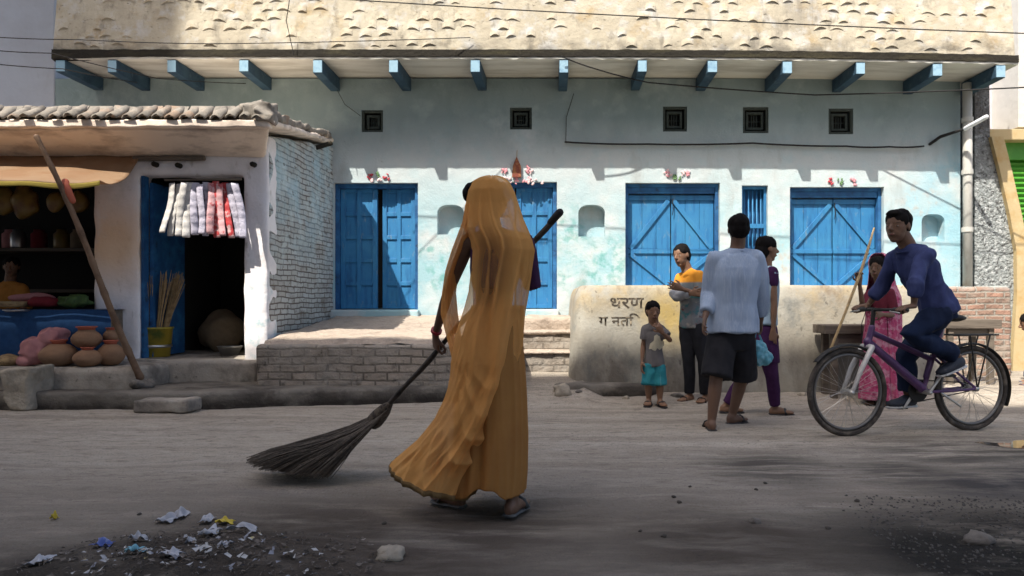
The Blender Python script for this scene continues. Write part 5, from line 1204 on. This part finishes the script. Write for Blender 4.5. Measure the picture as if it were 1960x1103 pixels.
HT, HB = bp(.865, .80), bp(.905, .665); BBp = bp(.43, .31); ST_ = bp(.265, .775)
SEATT = bp(.235, .845)
fr = MB().tube([HB, HT], .024, 14).tube([HB + UP*.03, BBp + UP*.02], [.030,.034], 14).tube([HT - UP*.04, bp(.36, .555)], [.022,.022], 14)
fr.tube([BBp, ST_], .018, 12).tube([bp(.36,.555), bp(.40,.42)], .022, 12)
for s in (-1, 1):
    fr.tube([BBp + bn*.03*s, bp(.2,.315,.045*s), CR_ + bn*.055*s], [.013,.012,.010], 10); fr.tube([bp(.33,.58,.03*s), CR_ + bn*.055*s], [.012,.010], 10)
fm = fuse(fr, .006, 2); part('frame', fm, FRAME, bike)
fk = part('fork', MB().tube([HB - UP*.01 - bn*.055, HB - UP*.005, HB - UP*.01 + bn*.055], .020, 12), SILV, bike, smooth=True)
for s in (-1, 1):
    part('fork_blade', MB().tube([HB - UP*.01 + bn*.055*s, HB.lerp(CF, .5) + bn*.058*s + bd*.01, CF + bn*.055*s], [.020,.019,.012], 12), SILV, fk, smooth=True)
hb_c = HT + UP*.13 - bd*.015
GN, GF = hb_c + bn*.28 - bd*.05, hb_c - bn*.28 - bd*.05
hbm = part('handlebar', MB().tube([GN, hb_c + bn*.12 + UP*.0, hb_c, hb_c - bn*.12, GF], .0125, 12).tube([HT, hb_c], .016, 12), BLKP, bike, smooth=True)
for g_, s in ((GN, 1), (GF, -1)):
    part('grip', MB().tube([g_, g_ - bn*.11*s + bd*.008], .019, 12), BLKP, hbm, smooth=True)
    part('brake_lever', MB().tube([g_ - bn*.13*s + bd*.02, g_ - bn*.10*s + bd*.055 - UP*.01, g_ - bn*.01*s + bd*.05 - UP*.02], .006, 8), STEEL, hbm, smooth=True)
part('brake_cable', MB().tube([GN - bn*.13 + bd*.03, hb_c + bd*.10 + bn*.06 + UP*.02, hb_c + bd*.10 - UP*.1, HB + bd*.05 + UP*.02], .0035, 6), BLKP, bike, smooth=True)
part('seat_post', MB().tube([ST_ - UP*.05, SEATT], .014, 12), STEEL, bike, smooth=True)
def tri(p, a, b): return p
sd_ = MB().loft([(SEATT - bd*.13 + UP*.02, bn, UP, .07, .022), (SEATT - bd*.09 + UP*.02, bn, UP, .085, .030), (SEATT + bd*.0 + UP*.02, bn, UP, .055, .026), (SEATT + bd*.10 + UP*.015, bn, UP, .022, .018), (SEATT + bd*.14 + UP*.01, bn, UP, .014, .012)], 16)
part('saddle', sd_, BLKP, bike, smooth=True)
rk = MB()
for s in (-1, 0, 1): rk.tube([bp(.20,.735,.05*s), bp(-.20,.735,.05*s)], .006, 8)
for x in (.16, 0, -.18): rk.tube([bp(x,.735,-.055), bp(x,.735,.055)], .006, 8)
for s in (-1, 1): rk.tube([bp(-.12,.735,.055*s), CR_ + bn*.06*s], .006, 8); rk.tube([bp(.06,.735,.055*s), CR_ + bn*.06*s], .006, 8)
part('luggage_rack', rk, BLKP, bike, smooth=True)
def fender(c, a0, a1, Rr, w=.03):
    return ev(MB().grid(lambda u, v: c + (bd*cos(a0+(a1-a0)*u) + UP*sin(a0+(a1-a0)*u))*(Rr - .012*(2*v-1)**2) + bn*w*(2*v-1), 40, 6).mesh('f', True), [('SOLIDIFY', dict(thickness=.003))])
part('mudguard', fender(CR_, radians(60), radians(205), .352), BLKP, bike); part('mudguard', fender(CF, radians(40), radians(125), .355), BLKP, bike)
ca = (bp(.30,.475)-BBp).normalized(); PL, PR = BBp + ca*.17 + bn*.07, BBp - ca*.17 - bn*.07
cr = part('crank', MB().tube([BBp + bn*.07, PL], [.012,.010], 10).tube([BBp - bn*.07, PR], [.012,.010], 10).tube([BBp - bn*.075, BBp + bn*.075], .018, 12), STEEL, bike, smooth=True)
for p_, s in ((PL, 1), (PR, -1)): part('pedal', MB().obox(p_ + bn*.05*s, bd*.045, bn*.042, UP*.010), BLKP, cr, bevel=.004)
cw = MB().tube([BBp - bn*.05, BBp - bn*.044], [.085,.085], 32, False); part('chainring', cw, BLKP, cr)
part('chain', MB().tube([BBp - bn*.047 + UP*.083, CR_ - bn*.047 + UP*.035], .005, 6).tube([BBp - bn*.047 - UP*.083, CR_ - bn*.047 - UP*.035], .005, 6).tube([CR_ - bn*.05, CR_ - bn*.035], [.036,.036], 16, False), BLKP, bike)
part('kickstand', MB().tube([bp(.30,.30,.04), bp(.16,.20,.07)], .008, 8), STEEL, bike, smooth=True)

# ---------------------------------------------------------------- cyclist
J = JJ(head=(1718,434,5.08), neck=(1735,466,5.10), shL=(1772,487,4.97), elL=(1752,548,4.84), shR=(1714,491,5.25), elR=(1684,553,5.32),
       hipL=(1802,598,5.06), hipR=(1798,598,5.22), knL=(1740,642,4.99), knR=(1733,684,5.24))
J['wrL'] = GN - bd*.085 + UP*.03 - bn*.03; J['wrR'] = GF - bd*.085 + UP*.03 + bn*.03; J['hdL'] = J['hdR'] = (bd - UP*.12)
pL, pR = PL + bn*.05 + UP*.012, PR - bn*.05 + UP*.012
J['toeL'] = pL + bd*.05 + UP*.018; J['heelL'] = pL - bd*.125 + UP*.075; J['anL'] = pL - bd*.085 + UP*.135
J['toeR'] = pR + bd*.07 + UP*.018; J['heelR'] = pR - bd*.12 + UP*.022; J['anR'] = pR - bd*.07 + UP*.095
f = V((-.80,-.58,-.06)).normalized(); u = (UP - f*f.z).normalized()
cy = thing('person', 'young man in navy shirt and navy trousers riding the bicycle', 'person', (P(1800,598,5.14).x, 5.14, .80))
H_ = .24
make_body(cy, J, SK_D, H_, f, u, .90, .034, .060, palms={'L': (-UP + bd*.2, -bn), 'R': (-UP + bd*.2, bn)}, curl=(1.5,1.5))
def tuft(mb, r, ax):
    c = J['head']; mb.ell(c + u*.40*H_ + f*.16*H_, (.25*H_, .24*H_, .12*H_), ax); mb.ell(c + u*.42*H_ - f*.1*H_, (.3*H_, .3*H_, .13*H_), ax)
hair_cap(cy, J['head'], f, u, H_, -.02, -.10, 9, tuft)
NAVY = mat('navy_shirt', (.036,.048,.135), .8, [dict(c=(.022,.031,.09), s=6, lo=.45, hi=.65, a=.8), dict(c=(.06,.078,.18), s=9, st=(1,1,.5), lo=.56, hi=.7, a=.6)], bump=[(11,.5,.014,(1,1,.6)),(70,.25,.003)], spec=.2)
NAVY2 = mat('navy_trousers', (.011,.020,.050), .85, [dict(c=(.007,.012,.032), s=6, lo=.45, hi=.65, a=.8)], bump=[(11,.5,.014),(70,.25,.003)], spec=.15)
sh2 = part('shirt', top_mesh(J, H_, .97, .014, 1.50, -.14, .035, .022, (.022,10), 6, loose=.012), NAVY, cy)
ch = (J['shL']+J['shR'])/2; nd = (J['neck']-ch).normalized(); a_ = (J['shR']-J['shL']).normalized(); b_ = nd.cross(a_).normalized()
part('shirt_collar', MB().loft([(ch.lerp(J['neck'],.35), a_, b_, .085, .085), (ch.lerp(J['neck'],.75), a_, b_, .068, .068), (ch.lerp(J['neck'],.45), a_, b_, .094, .096)], 20), NAVY, sh2, smooth=True)
part('trousers', bottom_mesh(J, H_, .94, .012, 1.92, .062, .012, (.018,9), 7), NAVY2, cy)
SHOE = mat('dark_sneaker', (.03,.035,.05), .6); SOLE = mat('white_sole', (.50,.50,.50), .6)
for s in 'LR':
    to, hl = J['toe'+s], J['heel'+s]; fd = (to-hl).normalized(); side = fd.cross(UP).normalized(); uv_ = side.cross(fd)
    s1 = part('shoe', MB().loft([(hl.lerp(to, t) + uv_*q, side, uv_, w, h_) for t, w, h_, q in ((-.12,.022,.028,.012),(-.02,.038,.045,.018),(.3,.042,.05,.018),(.6,.048,.036,.006),(.95,.046,.028,0),(1.15,.028,.018,-.004))], 16), SHOE, cy, smooth=True)
    part('shoe_sole', MB().loft([(hl.lerp(to, t) - uv_*.028, side, uv_, w, .011) for t, w in ((-.13,.026),(-.02,.041),(.3,.044),(.6,.050),(.95,.048),(1.16,.030))], 16), SOLE, s1, smooth=True)

# ================================================================ benches behind the bicycle
def bench(x0, x1, y0, y1, z, lab, th=.07):
    t = thing('wooden_bench', lab, 'bench', ((x0+x1)/2, (y0+y1)/2, 0)); sp = MB(); n = 3
    for k in range(n): part('plank', MB().box((x0+R.uniform(-.02,.02), y0+(y1-y0)*k/n+.004, z-th), (x1+R.uniform(-.02,.02), y0+(y1-y0)*(k+1)/n-.004, z+R.uniform(-.004,.004))), MT['wood'], t, bevel=.006)
    for x in (x0+.08, x1-.14):
        for y in (y0+.03, y1-.09): part('leg', MB().box((x, y, -.02), (x+.06, y+.06, z-th-.002)), MT['wood'], t, bevel=.004)
    part('rail', MB().box((x0+.09, y0+.05, z-th-.09), (x1-.09, y0+.08, z-th-.003)), MT['wood'], t, bevel=.004)
bench(PX(1576,6.72), PX(1668,6.72)+.25, 6.68, 7.02, PZ(622,6.7), 'dark wooden bench against the terrace wall left of the woman in pink', .09)
bench(PX(1800,7.7), PX(1915,7.7), 7.65, 8.1, PZ(612,7.7), 'grey plank bench seen above the rear wheel of the bicycle', .10)

# ================================================================ litter, stones, wires, decorations
rg = random.Random(11)
LIT = mat('dark_litter', (.13,.11,.095), .9, [dict(c=(.30,.28,.26), s=40, lo=.58, hi=.66), dict(c=(.04,.035,.03), s=25, lo=.5, hi=.62)])
lm = MB()
for q in range(800):
    a = rg.random()*6.283; r = rg.random()**.6; x = -1.30 + .68*r*cos(a); y = 2.56 + .36*r*sin(a); z = gh(x, y) + .004 + .012*rg.random()
    L = rg.uniform(.006,.035); b = rg.random()*6.283; d = V((cos(b), sin(b), rg.uniform(-.1,.35)))*L
    if rg.random() < .6: lm.tube([V((x,y,z)), V((x,y,z))+d*.5+V((0,0,.006)), V((x,y,z))+d], rg.uniform(.0008,.0022), 4, False)
    else:
        s_ = V((-sin(b), cos(b), rg.uniform(-.5,.5)))*L*.5; lm.add([V((x,y,z)), V((x,y,z))+d*.7, V((x,y,z))+d*.7+s_, V((x,y,z+.004))+s_], [(0,1,2,3)])
lo_ = struct('litter', lm, LIT, kind='stuff')
bm_ = MB()
for q in range(130):
    a = rg.random()*6.283; r = rg.random()**.7; x = -1.28 + .5*r*cos(a); y = 2.52 + .27*r*sin(a); z = gh(x, y) + .012 + .012*rg.random(); L = rg.uniform(.008,.026); b = rg.random()*6.3
    d = V((cos(b), sin(b), rg.uniform(-.2,.6)))*L; s_ = V((-sin(b), cos(b), rg.uniform(-.4,.4)))*L*rg.uniform(.4,1); p_ = V((x,y,z))
    bm_.add([p_, p_+d*.6+V((0,0,.005)), p_+d+s_*.6, p_+s_], [(0,1,2,3)])
struct('paper_litter', bm_, mat('torn_paper', (.42,.42,.42), .8, [dict(c=(.22,.23,.27), s=14, lo=.48, hi=.56), dict(c=(.40,.33,.16), s=11, lo=.6, hi=.64)]), kind='stuff')
PWH = mat('white_plastic', (.40,.41,.45), .5, [dict(c=(.22,.23,.25), s=12, lo=.5, hi=.64)], bump=(30,.5,.01)); PYE = mat('yellow_wrapper', (.50,.38,.04), .4, bump=(30,.5,.01))
PBL = mat('blue_wrapper', (.08,.12,.36), .4, [dict(c=(.35,.38,.5), s=20, lo=.52, hi=.6)]); PCY = mat('cyan_wrapper', (.16,.38,.48), .4); 
def scrap(px, py, w, h, m, lab, name='plastic_scrap', cat='litter', rise=.03, seed=0):
    d = F/(py-CY); c = P(px, py, d); X0 = c.x; Y0 = d; rg2 = random.Random(seed+px); rot = rg2.random()*3; gx, gy = w*d/F*.8, h*d/F*2.0
    def fn(u, v):
        a = (u-.5)*gx*(1+.5*noise.noise(V((v*3, seed, px)))); b = (v-.5)*gy*(1+.5*noise.noise(V((u*3, seed+4, px))))
        x = X0 + a; y = Y0 + b + .02*a
        return V((x, y, gh(x, y) + .006 + rise*max(0, .55+noise.noise(V((u*2.6+px, v*2.6, seed)))*1.3)*(1-.6*abs(2*u-1))))
    me = ev(MB().grid(fn, 18, 14).mesh('p', True), [('SOLIDIFY', dict(thickness=.002))])
    solo(name, me, m, lab, cat, group='plastic scraps on the litter heap')
for a in ((318,1000,40,14,PWH,'translucent white plastic bag at the back left of the litter heap'),(344,992,34,14,PWH,'greyish plastic bag at the very back of the litter heap'),(397,1000,26,16,PWH,'pale plastic bag left of the yellow wrapper'),(432,1003,38,10,PYE,'bright yellow wrapper at the back of the litter heap'),
          (402,1044,40,16,PWH,'brightest white plastic piece in the middle of the litter heap'),(462,1036,70,7,PWH,'long pale strip on the right of the litter heap'),(196,1062,42,14,PBL,'blue wrapper at the left of the litter heap'),(258,1080,40,10,PCY,'cyan wrapper in front of the blue one'),
          (75,1092,48,20,PWH,'lilac grey bag at the bottom left corner'),(104,996,14,6,PYE,'tiny yellow scrap on the road left of the litter heap'),(265,1056,34,12,PWH,'white paper scrap beside the blue wrapper'),(330,1092,44,16,PWH,'white plastic bag at the bottom edge of the litter heap'),(430,1078,22,14,PWH,'small white scrap at the right front of the litter heap'),(365,1062,16,8,PWH,'tiny white scrap in the centre of the heap')):
    scrap(*a, seed=len(a[5]))
def rock(px, py, r, m, lab, seed=0, flat=.7, group=None, bury=.25, name='stone'):
    d = F/(py-CY); c = P(px, py, d); c.z = gh(c.x, c.y) + r*flat*(1-bury*2)*.6
    me = MB().ell(c, (r*1.15, r, r*flat), n=18, m=12).mesh('r', True)
    for v in me.vertices: q = (v.co-c)/r; v.co += (v.co-c)*(.45*noise.noise(q*1.3+V((seed,0,0))) + .18*noise.noise(q*4+V((0,seed,0))))
    solo(name, me, m, lab, 'stone', group=group)
rock(744,1070,.048,MT['palestone'],'pale stone lying on the road to the right of the litter heap',1)
rock(1873,1034,.045,MT['stone'],'grey stone on the dark gravel at the lower right',2)
rock(1076,770,.085,MT['palestone'],'pale lumpy stone leaning on the broken kerb end',3,.9)
rock(1108,768,.03,MT['stone'],'small stone beside the pale lumpy stone at the kerb',4)
rock(1198,768,.03,MT['palestone'],'tiny pale stone below the terrace wall left of the child',5)
rock(1440,757,.09,MT['stone'],'grey stone by the terrace wall between the man and the girl',6,.6)
rock(1298,766,.05,MT['stone'],'low stone by the wall between the child and the teenager',7,.6)
rock(1535,765,.035,MT['palestone'],'small pale stone near the front wheel of the bicycle',8)
rock(1445,1003,.022,MT['stone'],'dark clod in the middle of the right side of the road',9)
PEB = [(266,988),(735,1002),(1290,958),(1300,967),(1465,925),(1448,938),(1270,1030),(1225,1018),(1320,935),(1585,1010),(1640,960)]
pme = None
for i, (px, py) in enumerate(PEB):
    d = F/(py-CY); c = P(px, py, d); r = rg.uniform(.007,.014)
    if pme is None:
        pme = MB().ell((0,0,0), (.012,.010,.007), n=10, m=7).mesh('pebble', True)
        for v in pme.vertices: v.co *= 1+.5*noise.noise(v.co*120)
        pme.materials.append(mat('dark_pebble', (.06,.052,.045), .95))
    o = bpy.data.objects.new('pebble', pme); COL.objects.link(o); o.location = (c.x, c.y, gh(c.x, c.y)+.003); o.scale = [r/.011]*3; o.rotation_euler = (0,0,rg.random()*6)
    o['label'] = 'small dark pebble lying on the dusty road'; o['category'] = 'pebble'; o['group'] = 'pebbles on the road'
gv = MB()                                            # coarse gravel at the lower right
for q in range(1500):
    x = rg.uniform(1.35, 2.6); y = rg.uniform(2.15, 3.5)
    if (x-1.25) < (y-3.2)*.5 + .25*rg.random(): continue
    r = rg.uniform(.002,.006); c = V((x, y, gh(x,y)+r*.2)); a = rg.random()*6
    gv.obox(c, V((cos(a)*r, sin(a)*r, r*.3)), V((-sin(a)*r*.8, cos(a)*r*.8, 0)), V((0, r*.2, r*.6)))
struct('gravel', gv, mat('dark_gravel', (.07,.065,.06), .9, [dict(c=(.15,.14,.13), s=30, lo=.55, hi=.68)]), kind='stuff')
pd = []
for i in range(40):
    a = 2*pi*i/40; r = 1+.25*noise.noise(V((cos(a)*1.5, sin(a)*1.5, 2)))
    pd.append((PX(1962,4.85)+.36*r*cos(a), 4.86 + .24*r*sin(a)))
pz = sum(gh(x_*.6+PX(1962,4.85)*.4, y_*.6+4.86*.4) for x_, y_ in pd)/len(pd) - .001
pu = MB().slab(pd, -.04, pz); struct('puddle', pu, mat('muddy_water', (.05,.045,.04), .03, spec=.8))
def wire(pts, lab, r=.006, sag=.0, name='cable'):
    p = [P(*q) for q in pts]; out = []
    for a, b in zip(p, p[1:]):
        n = 12
        for i in range(n): t = i/n; out.append(a.lerp(b, t) - V((0,0,sag*4*t*(1-t))))
    out.append(p[-1]); solo(name, MB().tube(out, r, 6), MT['wire'], lab, 'cable', smooth=True, group='cables across the facade')
wire([(560,-8,7.9),(1230,32,7.9),(2010,66,7.9)], 'long cable across the tiled roof sloping down to the right', .007, .01)
wire([(-60,68,6.4),(150,76,7.0),(420,84,7.6),(900,72,8.53)], 'upper thin cable at the far left in front of the lilac house', .005, .01)
wire([(-60,92,6.4),(100,102,7.2),(300,150,8.6),(470,160,9.28)], 'middle thin cable at far left reaching under the eave', .005, .01)
wire([(-60,117,6.4),(120,132,7.2),(262,158,8.95)], 'lowest thin cable at far left', .005, .01)
wire([(1075,108,8.5),(1140,132,8.6),(1240,158,8.8),(1560,182,9.0),(1990,166,8.2)], 'black cable sagging under the eave on the right', .009, .01)
wire([(1082,272,9.26),(1240,276,9.26),(1440,274,9.26),(1620,280,9.26),(1702,281,9.25),(1768,280,9.25)], 'thick cable along the wall under the square vents', .012, .012)
wire([(1098,180,9.27),(1084,225,9.27),(1083,272,9.26)], 'short cable dropping down the wall from the eave', .005)
wire([(555,-6,8.3),(548,40,8.45),(562,104,8.5)], 'thin cable hanging down over the tiles at the left', .005)
wire([(645,172,9.2),(660,200,9.27),(690,222,9.27)], 'thin wire from a beam to the leftmost vent', .004)
lt = thing('tube_lamp', 'white tube lamp on a slanting bracket beside the drainpipe', 'lamp', P(1850,250,8.95))
part('lamp_tube', MB().tube([P(1848,246,8.9), P(1888,224,8.6)], .028, 12), mat('white_lamp_tube', (.72,.76,.80), .4), lt, smooth=True)
part('bracket', MB().tube([P(1780,276,9.29), P(1800,262,9.22), P(1849,246,8.9)], [.02,.022,.016], 10), MT['wire'], lt, smooth=True)
PETP = mat('pink_petal', (.62,.28,.32), .8); PETR = mat('red_petal', (.42,.06,.08), .8); PETG = mat('green_leaf', (.12,.22,.10), .8); PETW = mat('blush_petal', (.72,.55,.56), .8)
def garland(name, cx_, cy_, spots, lab, cat='decoration'):
    t = thing(name, lab, cat, P(cx_, cy_, 9.28), 'decorations above the doors')
    for px, py, rw, rh, m in spots:
        mb = MB()
        for q in range(max(7, int(rw*rh/10))):
            c = P(px + rg.uniform(-rw,rw), py + rg.uniform(-rh,rh), 9.285); a = rg.uniform(0,3.1); s_ = rg.uniform(.014,.03)
            mb.ell(c, (s_, .008, s_*.6), (V((cos(a),0,sin(a))), V((0,1,0)), V((-sin(a),0,cos(a)))), 8, 6)
        part('flower' if m is not PETG else 'leaf', mb, m, t, smooth=True)
garland('flower_motif', 722, 338, [(706,338,6,6,PETR),(724,333,3,8,PETG),(738,339,6,6,PETR),(722,345,12,2,PETW)], 'faded red and green flower motif above the left blue door')
garland('flower_garland', 1005, 338, [(970,345,12,7,PETW),(966,326,5,5,PETP),(1000,346,16,7,PETP),(1025,346,16,7,PETW),(1012,330,10,6,PETW),(1012,326,4,8,PETP)], 'pink paper garland above the middle blue door')
garland('flower_motif', 1294, 335, [(1278,332,8,8,PETW),(1296,340,6,4,PETG),(1314,334,9,8,PETW),(1278,333,3,4,PETP),(1316,332,3,4,PETP)], 'pale pink flower motif above the left shutter')
garland('flower_motif', 1612, 348, [(1590,348,4,6,PETR),(1608,348,4,5,PETG),(1632,347,5,7,PETP)], 'small red and pink flower motif above the right shutter')
ic = thing('shrine_ornament', 'small dark red pointed ornament hanging above the pink garland', 'ornament', P(989,340,9.27))
part('ornament_body', MB().prism([(PX(980,9.27),PZ(340,9.27)),(PX(998,9.27),PZ(340,9.27)),(PX(997,9.27),PZ(318,9.27)),(PX(989,9.27),PZ(300,9.27)),(PX(982,9.27),PZ(318,9.27))], 9.25, 9.29), mat('dark_red_cloth', (.20,.06,.04), .8, [dict(c=(.32,.14,.06), s=20, lo=.5, hi=.6)]), ic, bevel=.006)
part('ornament_string', MB().tube([P(989,300,9.27), P(990,288,9.29)], .004, 6), MT['bamboo_pale'], ic)
